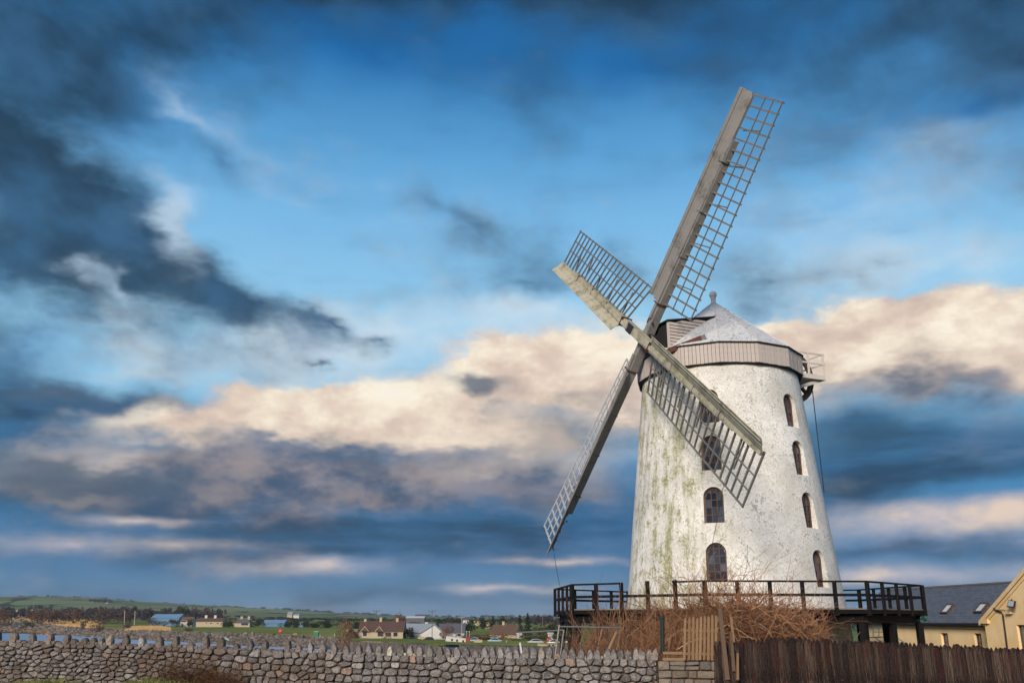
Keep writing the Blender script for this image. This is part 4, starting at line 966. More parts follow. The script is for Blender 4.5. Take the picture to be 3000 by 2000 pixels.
# galvanised site fence panels
def panel(lab, tubes, wires):
    o = root('site_fence_panel', tubes[0][0], lab, 'fence panel')
    for a, b, r in tubes: MB().tube([a, b], r, 8).build('frame_tube', M_STEEL, o)
    mbw = MB()
    for a, b in wires: mbw.tube([a, b], .0018, 3)
    w = mbw.build('wire_mesh', M_STEEL, o); w['kind'] = 'stuff'
Yp = 25.6
tl, tr, bl, br_ = at(1638, 1834, Yp), at(1820, 1838, Yp), at(1626, 1925, Yp), at(1820, 1925, Yp)
wires = [(tl.lerp(bl, k / 7), tr.lerp(br_, k / 7)) for k in range(1, 8)] + [(tl.lerp(tr, k / 22), bl.lerp(br_, k / 22)) for k in range(1, 22)]
panel('galvanised steel mesh panel in front of the hedge under deck', [(bl, at(1639, 1829, Yp), .026), (tl, tr, .021)], wires)
Yp = 26.1
tl, tr, bl, br_ = at(1518, 1852, Yp), at(1652, 1844.5, Yp), at(1512, 1930, Yp), at(1641, 1925, Yp)
wires = [(tl.lerp(bl, k / 6), tr.lerp(br_, k / 6)) for k in range(1, 7)] + [(tl.lerp(tr, k / 16), bl.lerp(br_, k / 16)) for k in range(1, 16)]
panel('galvanised steel mesh panel left of the deck corner post', [(tl, tr, .021), (br_, tr, .024)], wires)

# ------------------------------------------------------------------ bare shrubs, weeds and grass
def twigs(name, curves, m, parent=None):       # curves: list of (points Nx3, radius0, radius1)
    V = []; F = []; o = 0
    for P, r0, r1 in curves:
        P = np.asarray(P); n = len(P); T = np.gradient(P, axis=0); T /= np.linalg.norm(T, axis=1)[:, None] + 1e-9
        ref = np.array([.3, 1, .2]); A = np.cross(T, ref); A /= np.linalg.norm(A, axis=1)[:, None] + 1e-9; Bv = np.cross(T, A)
        r = np.linspace(r0, r1, n)[:, None]
        for j in range(3):
            t = 2 * math.pi * j / 3; V.append(P + r * (A * math.cos(t) + Bv * math.sin(t)))
        for i in range(n - 1):
            for j in range(3):
                k = (j + 1) % 3; F.append((o + j * n + i, o + k * n + i, o + k * n + i + 1, o + j * n + i + 1))
        o += 3 * n
    me = bpy.data.meshes.new(name); me.from_pydata(np.concatenate(V).tolist(), [], F); me.materials.append(m); me.update()
    return put(name, me, Matrix(), parent)
def grow(p0, d0, L_, n=6, wander=.25, grav=0.0, rng=RNG):
    P = [np.array(p0, float)]; d = np.array(d0, float); d /= np.linalg.norm(d)
    for i in range(n):
        d = d + rng.normal(0, wander, 3) + np.array([0, 0, grav]); d /= np.linalg.norm(d); P.append(P[-1] + d * L_ / n)
    return np.array(P)
def shrub(p0, d0, L_, r, branch, wander, grav, out, depth=0, n=6):
    P = grow(p0, d0, L_, n, wander, grav); out.append((P, r, r * .45))
    if depth >= 2: return
    for k in range(branch):
        i = RNG.integers(2, n); t = P[i] - P[i - 1]; t /= np.linalg.norm(t)
        shrub(P[i], t + RNG.normal(0, .55, 3), L_ * RNG.uniform(.3, .6), r * .6, max(1, branch - 1), wander * 1.1, grav, out, depth + 1, 5)
def hedge(name, lab, spec):
    out = []
    for f in spec: f(out)
    cx = np.mean([c[0][0] for c in out], 0)
    o = root(name, (cx[0], cx[1], gz(cx[0], cx[1])), lab, 'shrub', 'bare brown shrubs round the deck')
    twigs('twigs', out, M_TWIG, o); return o
def upright(x0, x1, ytop, Y0_, Y1_, n, Lr=(1.5, 2.6)):
    def f(out):
        for _ in range(n):
            px = RNG.uniform(x0, x1); Y = RNG.uniform(Y0_, Y1_); b = at(px, 1900, Y); g = gz(b.x, b.y)
            top = at(px, interp(px, ytop) + abs(RNG.normal(0, 18)) , Y).z; L_ = max(.5, (top - g)) * RNG.uniform(.75, 1.02)
            shrub((b.x, b.y, g), (RNG.normal(0, .14), RNG.normal(0, .12), 1), L_, RNG.uniform(.013, .022), 3, .12, .02, out, 0, 7)
    return f
hedge('bare_hedge', 'dense upright red brown bare stems left of the pickets', [upright(1690, 1800, [(1690, 1860), (1730, 1820), (1760, 1800), (1800, 1790)], 27, 36, 60), upright(1790, 2010, [(1790, 1792), (1900, 1800), (1960, 1790), (2010, 1775)], 25, 36, 170), upright(1690, 1800, [(1690, 1870), (1800, 1845)], 26, 32, 60), upright(1860, 2010, [(1860, 1840), (2010, 1805)], 24, 27, 55)])
def fountain(px, py, Y, n, spread, Lr, up=1.0):
    def f(out):
        b = at(px, py, Y); g = gz(b.x, b.y)
        for _ in range(n):
            d = (RNG.normal(0, spread), RNG.normal(0, spread * .8), up); L_ = RNG.uniform(*Lr)
            shrub((b.x + RNG.normal(0, .35), b.y + RNG.normal(0, .4), g + RNG.uniform(0, .3)), d, L_, RNG.uniform(.013, .022), 4, .16, -.012, out, 0, 7)
    return f
hedge('bare_bush', 'tall spreading bare bush reaching above the deck rail', [fountain(2075, 1900, 30, 95, .18, (2.2, 3.8)), fountain(2130, 1900, 29, 44, .28, (1.8, 3.2)), fountain(2035, 1900, 31, 55, .22, (1.8, 3.3))])
def tangle(x0, x1, ytop, ybot, Y0_, Y1_, n):
    def f(out):
        for _ in range(n):
            px = x0 + (x1 - x0) * RNG.beta(1.1, 1.7); Y = RNG.uniform(Y0_, Y1_); yt = interp(px, ytop); py = yt + (ybot - yt) * RNG.beta(1.0, 1.2)
            p = at(px, py, Y); a = RNG.uniform(0, 2 * math.pi); L_ = RNG.uniform(.4, 1.3)
            P = grow((p.x, p.y, p.z), (math.cos(a), .4 * math.sin(a), RNG.normal(0.05, .45)), L_, 7, .22, -.05); out.append((P, RNG.uniform(.009, .016), .005))
            for k in range(2):
                i = RNG.integers(1, 6); out.append((grow(P[i], P[i + 1] - P[i] + RNG.normal(0, .08, 3), L_ * .5, 4, .3, 0), .008, .004))
        for _ in range(n // 12):                # rooted canes that carry the tangle
            px = RNG.uniform(x0, x1 - 60); Y = RNG.uniform(Y0_, Y1_); b = at(px, 1900, Y); g = gz(b.x, b.y); top = at(px, interp(px, ytop), Y).z
            shrub((b.x, b.y, g), (RNG.normal(.1, .3), RNG.normal(0, .2), 1), (top - g) * 1.15, .014, 3, .15, -.03, out, 0, 8)
    return f
hedge('bramble_tangle', 'low matted heap of brown bramble above the dark paling', [tangle(2095, 2400, [(2095, 1765), (2180, 1765), (2260, 1780), (2320, 1800), (2380, 1830), (2420, 1850)], 1890, 23, 29, 760)])
b = [];  # a sapling by the dark wall under the deck
for px in (2415, 2432, 2455): shrub(tuple(at(px, 1885, 27)), (RNG.normal(0, .3), 0, 1), 1.0, .010, 3, .2, 0, b)
tag(twigs('bare_sapling', b, M_TWIG), 'thin forked bare twigs rising over the paling by dark doorway', 'shrub', 'bare brown shrubs round the deck')
# dead weeds against the wall
def weed(lab, px0, px1, ytop, n):
    out = []
    for _ in range(n):
        px = RNG.uniform(px0, px1); s, _z = wall_hit(px, 1990); p = wpt(s, 0, RNG.uniform(.08, .55)); g = gz(p.x, p.y); top = at(px, RNG.uniform(ytop, 1985), p.y).z
        shrub((p.x, p.y, g), (RNG.normal(0, .35), RNG.normal(0, .15), 1), max(.2, (top - g)), .006, 3, .25, -.03, out, 0, 6)
    cx = out[0][0][0]
    tag(twigs('dead_weed', out, M_WEED), lab, 'weeds', 'dead weeds at the wall foot')
weed('brown dead weed stems climbing the old part of the wall', 500, 600, 1905, 110)
weed('dark brown dead weeds heaped low against the wall', 600, 715, 1935, 150)
# rough grass at the wall foot
def grass():
    n = 9000; px = RNG.uniform(-80, 700, n); V = []; F = []
    for k in range(n):
        s, _ = wall_hit(px[k], 1985); p = wpt(s, 0, RNG.uniform(.0, 3.0)); g = gz(p.x, p.y)
        clump = .5 + .9 * (math.sin(p.x * 2.1) * .5 + .5) * (math.sin(p.x * .7 + 1) * .5 + .5)
        h = RNG.uniform(.08, .30) * clump * (1.25 if 110 < px[k] < 210 else .8); a = RNG.uniform(0, 6.28); dx, dy = RNG.normal(0, .09, 2); w = .006
        o = len(V); V += [(p.x - w * math.cos(a), p.y - w * math.sin(a), g - .02), (p.x + w * math.cos(a), p.y + w * math.sin(a), g - .02), (p.x + dx * .5, p.y + dy * .5, g + h * .6), (p.x + dx * 1.6, p.y + dy, g + h)]
        F += [(o, o + 1, o + 2), (o + 2, o + 1, o + 3)]
    me = bpy.data.meshes.new('grass'); me.from_pydata(V, [], F); me.materials.append(M_BLADE); put('grass', me)['kind'] = 'stuff'
grass()

# ------------------------------------------------------------------ yellow building with slate roof (right)
RL = at(2583, 1731, 71.0); zr = RL.z
def depth_at(px, py, z):                       # depth where the sight line is at world height z
    return depth_for(px, py, z - EYE)
RR = at(2978, 1707, depth_at(2978, 1707, zr))
BD = Vector((RR.x - RL.x, RR.y - RL.y, 0)).normalized(); BN = Vector((BD.y, -BD.x, 0))       # BN points to the viewer
EZ = EYE - .28; HALF = (zr - EZ) * 1.05
bld = root('yellow_building', (RR.x, RR.y, gz(RR.x, RR.y)), 'long low yellow rendered building with blue grey slate roof', 'building')
def bp(s, n, z): p = RL + BD * s + BN * n; return Vector((p.x, p.y, z))
BL = (RR - RL).length + 9; GB = gz(RR.x, RR.y) - 1.0
def bhit(px, py, n):                           # sight line -> (s, z) on the vertical plane n in front of the ridge
    d = Vector(ray(px, py)); q = Vector((RL.x, RL.y, 0)) + BN * n; k = q.dot(BN) / d.dot(BN); p = d * k
    return (p - Vector((RL.x, RL.y, 0))).dot(BD), EYE + p.z
WN = HALF - .32
mb = MB()
body = [bp(0.25, WN, GB), bp(0.25, -WN, GB), bp(0.25, -WN, EZ), bp(0.25, 0, zr - .15), bp(0.25, WN, EZ)]
W1, W2 = [(bhit(a, c, WN), bhit(b, d, WN)) for a, c, b, d in ((2755, 1853, 2782, 1900), (2852, 1854, 2880, 1900))]
# front wall with two real openings: piers and lintels between them
ops = sorted([(W1[0][0], W1[1][0], EYE - 2.35, W1[0][1]), (W2[0][0], W2[1][0], EYE - 2.35, W2[0][1])])
def wallbox(s0, s1, z0, z1): MB().prism([bp(s0, WN, z0), bp(s1, WN, z0), bp(s1, WN, z1), bp(s0, WN, z1)], -BN * .35).build('wall', M_YELLOW, bld)
xs = .25
for s0, s1, z0, z1 in ops:
    wallbox(xs, s0, GB, EZ); wallbox(s0, s1, GB, z0); wallbox(s0, s1, z1, EZ); xs = s1
wallbox(xs, BL, GB, EZ)
MB().prism([bp(.25, WN - .36, GB), bp(.25, -WN, GB), bp(.25, -WN, EZ), bp(.25, 0, zr - .15), bp(.25, WN - .36, EZ + .3)], BD * .3).build('end_wall', M_YELLOW, bld)
MB().prism([bp(.25, -WN, GB), bp(BL, -WN, GB), bp(BL, -WN, EZ), bp(.25, -WN, EZ)], BN * .3).build('wall', M_YELLOW, bld)
def rwindow(s0, s1, z0, z1, n, parent, cols=2, rows=2, tint=M_GLASS):
    fr = MB(); t = .055
    for a, b, c, d in ((s0, s0 + t, z0, z1), (s1 - t, s1, z0, z1), (s0 + t, s1 - t, z0, z0 + t), (s0 + t, s1 - t, z1 - t, z1)): fr.prism([bp(a, n, c), bp(b, n, c), bp(b, n, d), bp(a, n, d)], -BN * .07)
    w = fr.build('window', M_FRAME, parent)
    for k in range(1, cols): x = s0 + (s1 - s0) * k / cols; MB().beam(bp(x, n - .02, z0), bp(x, n - .02, z1), .035, .04, BN).build('glazing_bar', M_FRAME, w)
    for k in range(1, rows): z = z0 + (z1 - z0) * k / rows; MB().beam(bp(s0, n - .022, z), bp(s1, n - .022, z), .035, .04).build('glazing_bar', M_FRAME, w)
    for i in range(cols):
        for j in range(rows):
            a, b = s0 + (s1 - s0) * i / cols, s0 + (s1 - s0) * (i + 1) / cols; c, d = z0 + (z1 - z0) * j / rows, z0 + (z1 - z0) * (j + 1) / rows
            MB().prism([bp(a, n - .05, c), bp(b, n - .05, c), bp(b, n - .05, d), bp(a, n - .05, d)], -BN * .01).build('pane', tint, w)
    return w
M_PANE2 = material('modern_window_glass', lambda nt: (0.08, 0.13, 0.14), 0.08, 0.7)
for s0, s1, z0, z1 in ops: rwindow(s0 + .0, s1, z0, z1, WN - .16, bld, 2, 3, M_PANE2)
# roof planes
def slab(name, pts, th, m):
    n_ = (pts[1] - pts[0]).cross(pts[3] - pts[0]).normalized(); n_ = -n_ if n_.z < 0 else n_
    x = (pts[1] - pts[0]).normalized(); y = n_.cross(x); o = pts[0]; Mx = mat_axes(x, y, n_, o); inv = Mx.inverted()
    mb = MB(); mb.prism([inv @ p for p in pts], (0, 0, th)); return put(name, mb.mesh(name, m), Mx, bld)
e0 = EZ - .04
roof1 = slab('roof', [bp(0, HALF, e0), bp(BL, HALF, e0), bp(BL, 0, zr), bp(0, 0, zr)], .06, M_SLATE)
slab('roof', [bp(0, -HALF, e0), bp(BL, -HALF, e0), bp(BL, 0, zr), bp(0, 0, zr)], .06, M_SLATE)
MB().beam(bp(0, 0, zr + .07), bp(BL, 0, zr + .07), .22, .10).build('ridge_tile', flat('ridge_tile_clay', (0.17, 0.15, 0.13)), bld)
MB().tube([bp(0, HALF + .06, e0 + .0), bp(BL - 4, HALF + .06, e0 + .0)], .075, 8).build('gutter', M_DARKIRON, bld)
MB().beam(bp(.2, WN + .05, EZ - .24), bp(BL - 4, WN + .05, EZ - .24), .1, .13).build('eaves_band', M_YELLOWTRIM, bld)
# roof windows
sl = (bp(0, 0, zr) - bp(0, HALF, e0)); SLn = sl.length; sl.normalize(); rn = BD.cross(sl).normalized(); rn = -rn if rn.z < 0 else rn
def roofhit(px, py):
    d = Vector(ray(px, py)); o = bp(0, HALF, e0) + rn * .06; e = Vector((0, 0, EYE)); k = (o - e).dot(rn) / d.dot(rn); p = e + d * k - o
    return p.dot(BD), p.dot(sl)
for q in (((2755, 1798), (2800, 1771)), ((2855, 1796), (2899, 1768))):
    a, b = roofhit(*q[0]), roofhit(*q[1]); u0, u1 = min(a[0], b[0] - .0), max(a[0], b[0]); c = (a[0] + b[0]) / 2; wv = .82; lo, hi = a[1], b[1]
    o = bp(0, HALF, e0) + rn * .06; Mx = mat_axes(BD, sl, rn, o); u0, u1 = c - wv / 2, c + wv / 2
    fr = MB()
    for x0, x1, y0, y1 in ((u0, u0 + .09, lo, hi), (u1 - .09, u1, lo, hi), (u0 + .09, u1 - .09, lo, lo + .09), (u0 + .09, u1 - .09, hi - .09, hi)): fr.box(((x0 + x1) / 2, (y0 + y1) / 2, .06), (x1 - x0, y1 - y0, .14))
    sk = put('roof_window', fr.mesh('roof_window', flat('brown_roof_window', (0.10, 0.05, 0.035), .5)), Mx, bld)
    put('pane', MB().box(((u0 + u1) / 2, (lo + hi) / 2, .07), (wv - .18, hi - lo - .18, .03)).mesh('pane', M_SKYGLASS), Mx, sk)
# gabled wing at the right edge, its gable parallel to the long wall
GN = WN + 1.1
g0, gz0 = bhit(2884, 1822, GN); ga, gza = bhit(3000, 1689, GN); k_ = (gza - gz0) / (ga - g0)
gw = 5.6; apex = (g0 + gw, gz0 + k_ * gw)
gs0, gz1 = bhit(2975, 1829, GN); _, gzlow = bhit(2975, 1915, GN)
og = (gs0 + .06, gs0 + 1.5)
def gwall(pts): MB().prism([bp(a, GN, z) for a, z in pts], -BN * .4).build('gable_wall', M_YELLOW, bld)
ztop = lambda s: gz0 + k_ * (s - g0) if s < apex[0] else apex[1] - k_ * (s - apex[0])
gwall([(g0, GB), (og[0], GB), (og[0], ztop(og[0])), (g0, gz0)])
gwall([(og[0], gz1), (og[1], gz1), (og[1], ztop(og[1])), (og[0], ztop(og[0]))])
gwall([(og[1], GB), (g0 + 2 * gw, GB), (g0 + 2 * gw, gz0), apex, (og[1], ztop(og[1]))])
rwindow(og[0], og[1], EYE - 2.4, gz1, GN - .14, bld, 2, 2, M_PANE2)
MB().prism([bp(g0, GN - .4, GB), bp(g0, WN, GB), bp(g0, WN, gz0), bp(g0, GN - .4, gz0)], BD * .3).build('wing_side_wall', M_YELLOW, bld)
off = .16
for nm, n0, th_, w_ in (('gable_coping', GN + .10, .18, .75),):
    e = Vector((BD.x, BD.y, k_)).normalized()
    a = bp(g0 - .38, GN + .12, gz0 - .36 * k_ + .02); b_ = bp(apex[0], GN + .12, apex[1] + .06)
    MB().prism([a, b_, b_ + Vector((0, 0, .24)), a + Vector((0, 0, .24))], -BN * .6).build(nm, M_YELLOWTRIM, bld)
    a2 = bp(g0 - .02, GN + .06, gz0 - .02 * k_ - .16); b2 = bp(apex[0], GN + .06, apex[1] - .14)
    MB().prism([a2, b2, b2 + Vector((0, 0, .17)), a2 + Vector((0, 0, .17))], -BN * .1).build('gable_trim', M_YELLOWTRIM, bld)
kn = bhit(2877, 1814, GN + .12); MB().prism([bp(kn[0] - .18, GN + .14, kn[1] - .2), bp(kn[0] + .5, GN + .14, kn[1] - .2), bp(kn[0] + .5, GN + .14, kn[1] + .02), bp(kn[0] - .18, GN + .14, kn[1] + .02)], -BN * .5).build('kneeler', M_YELLOWTRIM, bld)
slab('roof', [bp(g0 - .3, GN - .3, gz0 - .3 * k_), bp(g0 - .3, -HALF, gz0 - .3 * k_), bp(apex[0], -HALF, apex[1]), bp(apex[0], GN - .3, apex[1])], .06, M_SLATE)
slab('roof', [bp(g0 + 2 * gw + .3, GN - .3, gz0 - .3 * k_), bp(g0 + 2 * gw + .3, -HALF, gz0 - .3 * k_), bp(apex[0], -HALF, apex[1]), bp(apex[0], GN - .3, apex[1])], .06, M_SLATE)
def gp(px, py, o=.05): s, z = bhit(px, py, GN + o); return bp(s, GN + o, z)
MB().tube([gp(2911, 1779, .1), gp(2916, 1786, .08), gp(2934, 1792), gp(2938, 1800), gp(2951, 1900), gp(2953, 1925)], .045, 8).build('downpipe', M_DARKIRON, bld)
MB().tube([gp(2916, 1784, .06), gp(2935, 1783, .06), gp(2955, 1787, .06)], .018, 5).build('cable', M_YELLOWTRIM, bld)
fl = root('floodlight', gp(2962, 1765, .3), 'black square floodlight mounted on the yellow gable', 'floodlight')
c = gp(2961, 1767, .38); Mx = mat_axes(BD, -BN, (0, 0, 1), c) @ Matrix.Rotation(R(-24), 4, 'X') @ Matrix.Rotation(R(20), 4, 'Z')
put('housing', MB().box((0, .06, 0), (.40, .10, .36)).box((0, .14, 0), (.26, .08, .24)).mesh('housing', M_DARKIRON), Mx, fl)
put('lens', MB().box((0, .002, 0), (.33, .02, .29)).mesh('lens', M_LAMPGLASS), Mx, fl)
MB().tube([gp(2964, 1754, .02), gp(2963, 1758, .3)], .03, 6).build('arm', M_DARKIRON, fl)
tag(MB().box(gp(2956, 1791, .08), (.40, .16, .16), mat_axes(BD, -BN, (0, 0, 1), (0, 0, 0)).to_3x3()).box(gp(2957, 1796, .08), (.46, .20, .035), mat_axes(BD, -BN, (0, 0, 1), (0, 0, 0)).to_3x3()).build('alarm_box', M_YELLOWTRIM), 'cream electrical box below the floodlight on the gable', 'electrical box')
# steel stair against the far end wall
st = root('steel_staircase', at(2590, 1870, 63), 'grey steel stair with railings against the yellow wall', 'staircase')
n_ = WN + .7
def sp(px, py, o=.7): s, z = bhit(px, py, WN + o); return bp(s, WN + o, z)
MB().beam(sp(2558, 1866), sp(2594, 1864), .7, .06).build('landing', M_STEEL, st)
for a, b in (((2558, 1837), (2558, 1866)), ((2575, 1838), (2575, 1866)), ((2592, 1837), (2594, 1865)), ((2558, 1837), (2592, 1837)), ((2558, 1850), (2594, 1850)), ((2592, 1837), (2655, 1886)), ((2594, 1850), (2640, 1886)), ((2594, 1865), (2618, 1887)), ((2566, 1868), (2590, 1886))):
    MB().tube([sp(*a), sp(*b)], .028, 6).build('rail', M_STEEL, st)
for k in range(6): MB().beam(sp(2597 + 5 * k, 1868 + 4.3 * k, .35), sp(2597 + 5 * k, 1868 + 4.3 * k, 1.05), .26, .03).build('tread', M_STEEL, st)
MB().prism([sp(2592, 1837, .02), sp(2609, 1837, .02), sp(2609, 1864, .02), sp(2592, 1864, .02)], BN * .04).build('door', M_FRAME, bld)

# ------------------------------------------------------------------ across the estuary: bank, houses, trees, small things
def zf(px, py, z=FIELD): return depth_for(px, py, z)
# rock bank
bank = root('rock_embankment', (-100, 340, EYE + FIELD - 2), 'grey boulder embankment along the far side of the channel', 'embankment')
def rock_mesh(i):
    rg = np.random.default_rng(100 + i); bm = bmesh.new(); bmesh.ops.create_icosphere(bm, subdivisions=1, radius=.5)
    for v in bm.verts: v.co = Vector((v.co.x * 1.35, v.co.y, v.co.z * .75)) * rg.uniform(.72, 1.15)
    me = bpy.data.meshes.new('boulder'); bm.to_mesh(me); bm.free(); me.materials.append(M_ROCK); return me
RK = [rock_mesh(i) for i in range(10)]
rub = MB(); wrack = MB(); ico = [[tuple(v.co) for v in m.vertices] for m in RK]; icf = [tuple(p.vertices) for p in RK[0].polygons]
rocks = []
for k in range(6000):
    px = RNG.uniform(-60, 1040); py0 = float(np.interp(px, [0, 350, 700, 1024], [1850, 1868, 1888, 1902])); py1 = float(np.interp(px, [0, 180, 350, 700, 1024], [1832, 1838, 1847, 1856, 1870]))
    t = RNG.uniform(0, 1); py = py0 + (py1 - py0) * t
    u = slope_u(px, py); fe, bt = interp(u, FAR_EDGE), interp(u, BANK_TOP); Y = fe + (bt - fe) * t - 1; x = u * Y
    sz = RNG.uniform(.5, 1.0) * (1 + .9 * (RNG.random() < .25)) * Y / 330 * .80
    rocks.append((sz / Y, x, Y, gz(x, Y) + .12 * sz, sz, px))
rocks.sort(reverse=True)
for i, (_, x, Y, z, sz, px) in enumerate(rocks):
    rot = Matrix.Rotation(RNG.uniform(0, 6.28), 4, 'Z') @ Matrix.Rotation(RNG.normal(0, .3), 4, 'X')
    M = Matrix.Translation((x, Y, z)) @ rot @ Matrix.Diagonal((sz, sz, sz, 1))
    if i < 300: put('boulder', RK[i % 10], M, bank)
    else: (wrack if px < 150 + 25 * math.sin(x * .3) and z < EYE - 7.6 else rub).add([M @ Vector(v) for v in ico[i % 10]], icf)
o = rub.build('rubble', M_ROCK, bank); o['kind'] = 'stuff'
if wrack.v: wrack.build('wracked_shingle', M_WEEDROCK, bank)['kind'] = 'stuff'
# reeds
def reeds(lab, x0, x1, ya, yb, n, h):
    V = []; F = []
    for _ in range(n):
        px = RNG.uniform(x0, x1); py = RNG.uniform(ya, yb); Y = zf(px, py); u = slope_u(px, py); x = u * Y; g = gz(x, Y); hh = h * RNG.uniform(.25, 1.0) * math.sin(math.pi * (px - x0) / (x1 - x0)) ** .5; w = .0008 * Y; dx = RNG.normal(0, .3)
        o = len(V); V += [(x - w, Y, g - .1), (x + w, Y, g - .1), (x + dx, Y, g + hh)]; F.append((o, o + 1, o + 2))
    me = bpy.data.meshes.new('reeds'); me.from_pydata(V, [], F); me.materials.append(M_REED); o = put('reeds', me); tag(o, lab, None, None, 'stuff')
reeds('dry tan reed bed on the far bank', 365, 500, 1838, 1846, 5000, 1.5)
reeds('dry tan reeds by the water', 120, 300, 1829, 1840, 3500, 1.0)
reeds('dry tan reeds at shore', -60, 120, 1822, 1831, 3000, 1.6)
# trees and bushes
def crown_mesh(name, m, n, shape, leaf, seed):
    rg = np.random.default_rng(seed); V = []; F = []; blobs = [(rg.normal(0, .28), rg.normal(0, .28), rg.uniform(.25, .85), rg.uniform(.2, .42)) for _ in range(9)]
    for _ in range(n):
        if shape == 'cone':
            z = rg.beta(1.1, 1.6); r = .36 * (1 - z) ** .8 * (.75 + .35 * math.sin(z * 34)) * math.sqrt(rg.uniform(.15, 1)); a = rg.uniform(0, 6.28); p = np.array([r * math.cos(a), r * math.sin(a), .06 + .94 * z])
        else:
            b = blobs[rg.integers(0, 9)]; d = rg.normal(0, 1, 3); d /= np.linalg.norm(d); p = np.array(b[:3]) + d * b[3] * rg.uniform(.5, 1) ** .5 * np.array([1, 1, .8]); p[2] = max(.04, p[2]); 
            if shape == 'low': p[2] *= .8
        s = leaf * rg.uniform(.5, 1.5); a, b2 = rg.normal(0, 1, 3), rg.normal(0, 1, 3); a *= s / np.linalg.norm(a); b2 *= s / np.linalg.norm(b2)
        o = len(V); V += [tuple(p - a), tuple(p + b2), tuple(p + a), tuple(p - b2)]; F.append((o, o + 1, o + 2, o + 3))
    me = bpy.data.meshes.new(name); me.from_pydata(V, [], F); me.materials.append(m); return me
def bare_mesh(seed, m=M_BARK):
    rg = np.random.default_rng(seed); out = []
    def br(p, d, L_, r, dep):
        P = grow(p, d, L_, 4, .16, .03, rg); out.append((P, r, r * .55))
        if dep < 4:
            for _ in range(3 if dep < 3 else 4): br(P[rg.integers(2, 5)], P[-1] - P[-2] + rg.normal(0, .10 if dep else .08, 3) * (1 + dep * .3), L_ * rg.uniform(.5, .8), r * .58, dep + 1)
    br((0, 0, 0), (0, 0, 1), .34, .022, 0)
    V = []; F = []; o = 0; mbx = MB()
    for P, r0, r1 in out: mbx.tube([tuple(p) for p in P], r0 * 1.5, 3, r1 * 1.5, cap=False)
    me = mbx.mesh('branches', m); return me
TRUNK = MB().tube([(0, 0, 0), (.01, .01, .3), (0, 0, .6)], .035, 6, .02).mesh('trunk', M_BARK)
CR = {'ever': [crown_mesh('crown', M_EVERGREEN, 1200, 'round', .042, s) for s in (1, 2, 3)], 'bush': [crown_mesh('crown', M_BUSHLEAF, 1000, 'low', .04, s) for s in (4, 5)], 'bare': [crown_mesh('crown', M_BARECROWN, 1700, 'round', .026, s) for s in (6, 7, 8)],
      'rust': [crown_mesh('crown', M_RUSTCROWN, 1500, 'round', .028, s) for s in (9, 10)], 'cone': [crown_mesh('crown', M_EVERGREEN, 800, 'cone', .05, s) for s in (11, 12)], 'far': [crown_mesh('crown', M_FARWOOD, 350, 'round', .08, s) for s in (13, 14, 15)]}
BARE = [bare_mesh(s) for s in (21, 22)]
tn = [0]
def tree(name, lab, kind, px, ybase, ytop, wpx, Y=None, group='trees and bushes beyond the water', cat='tree'):
    Y = Y or zf(px, ybase); b = at(px, ybase, Y); h = at(px, ytop, Y).z - b.z; w = wpx / F_PX * Y * 1.05; g = gz(b.x, b.y); zb = min(b.z, g) if abs(b.z - g) < 6 else b.z
    o = root(name, (b.x, b.y, zb), lab, cat, group); h += b.z - zb; tn[0] += 1; rz = Matrix.Rotation(tn[0] * 1.7, 4, 'Z')
    M = Matrix.Translation((b.x, b.y, zb)) @ Matrix.Diagonal((w, w, h, 1)) @ rz
    if kind == 'branch': put('branches', BARE[tn[0] % 2], M @ Matrix.Diagonal((1.35, 1.35, 1.25, 1)), o); put('trunk', TRUNK, M, o)
    else: put('crown', CR[kind][tn[0] % len(CR[kind])], M @ Matrix.Translation((0, 0, 0 if kind == 'cone' else -.13)) @ Matrix.Diagonal(((1.0 if kind != 'cone' else 1.5), (1.0 if kind != 'cone' else 1.5), 1 if kind == 'cone' else 1.12, 1)), o); put('trunk', TRUNK, M @ Matrix.Diagonal((.6, .6, .7, 1)), o)
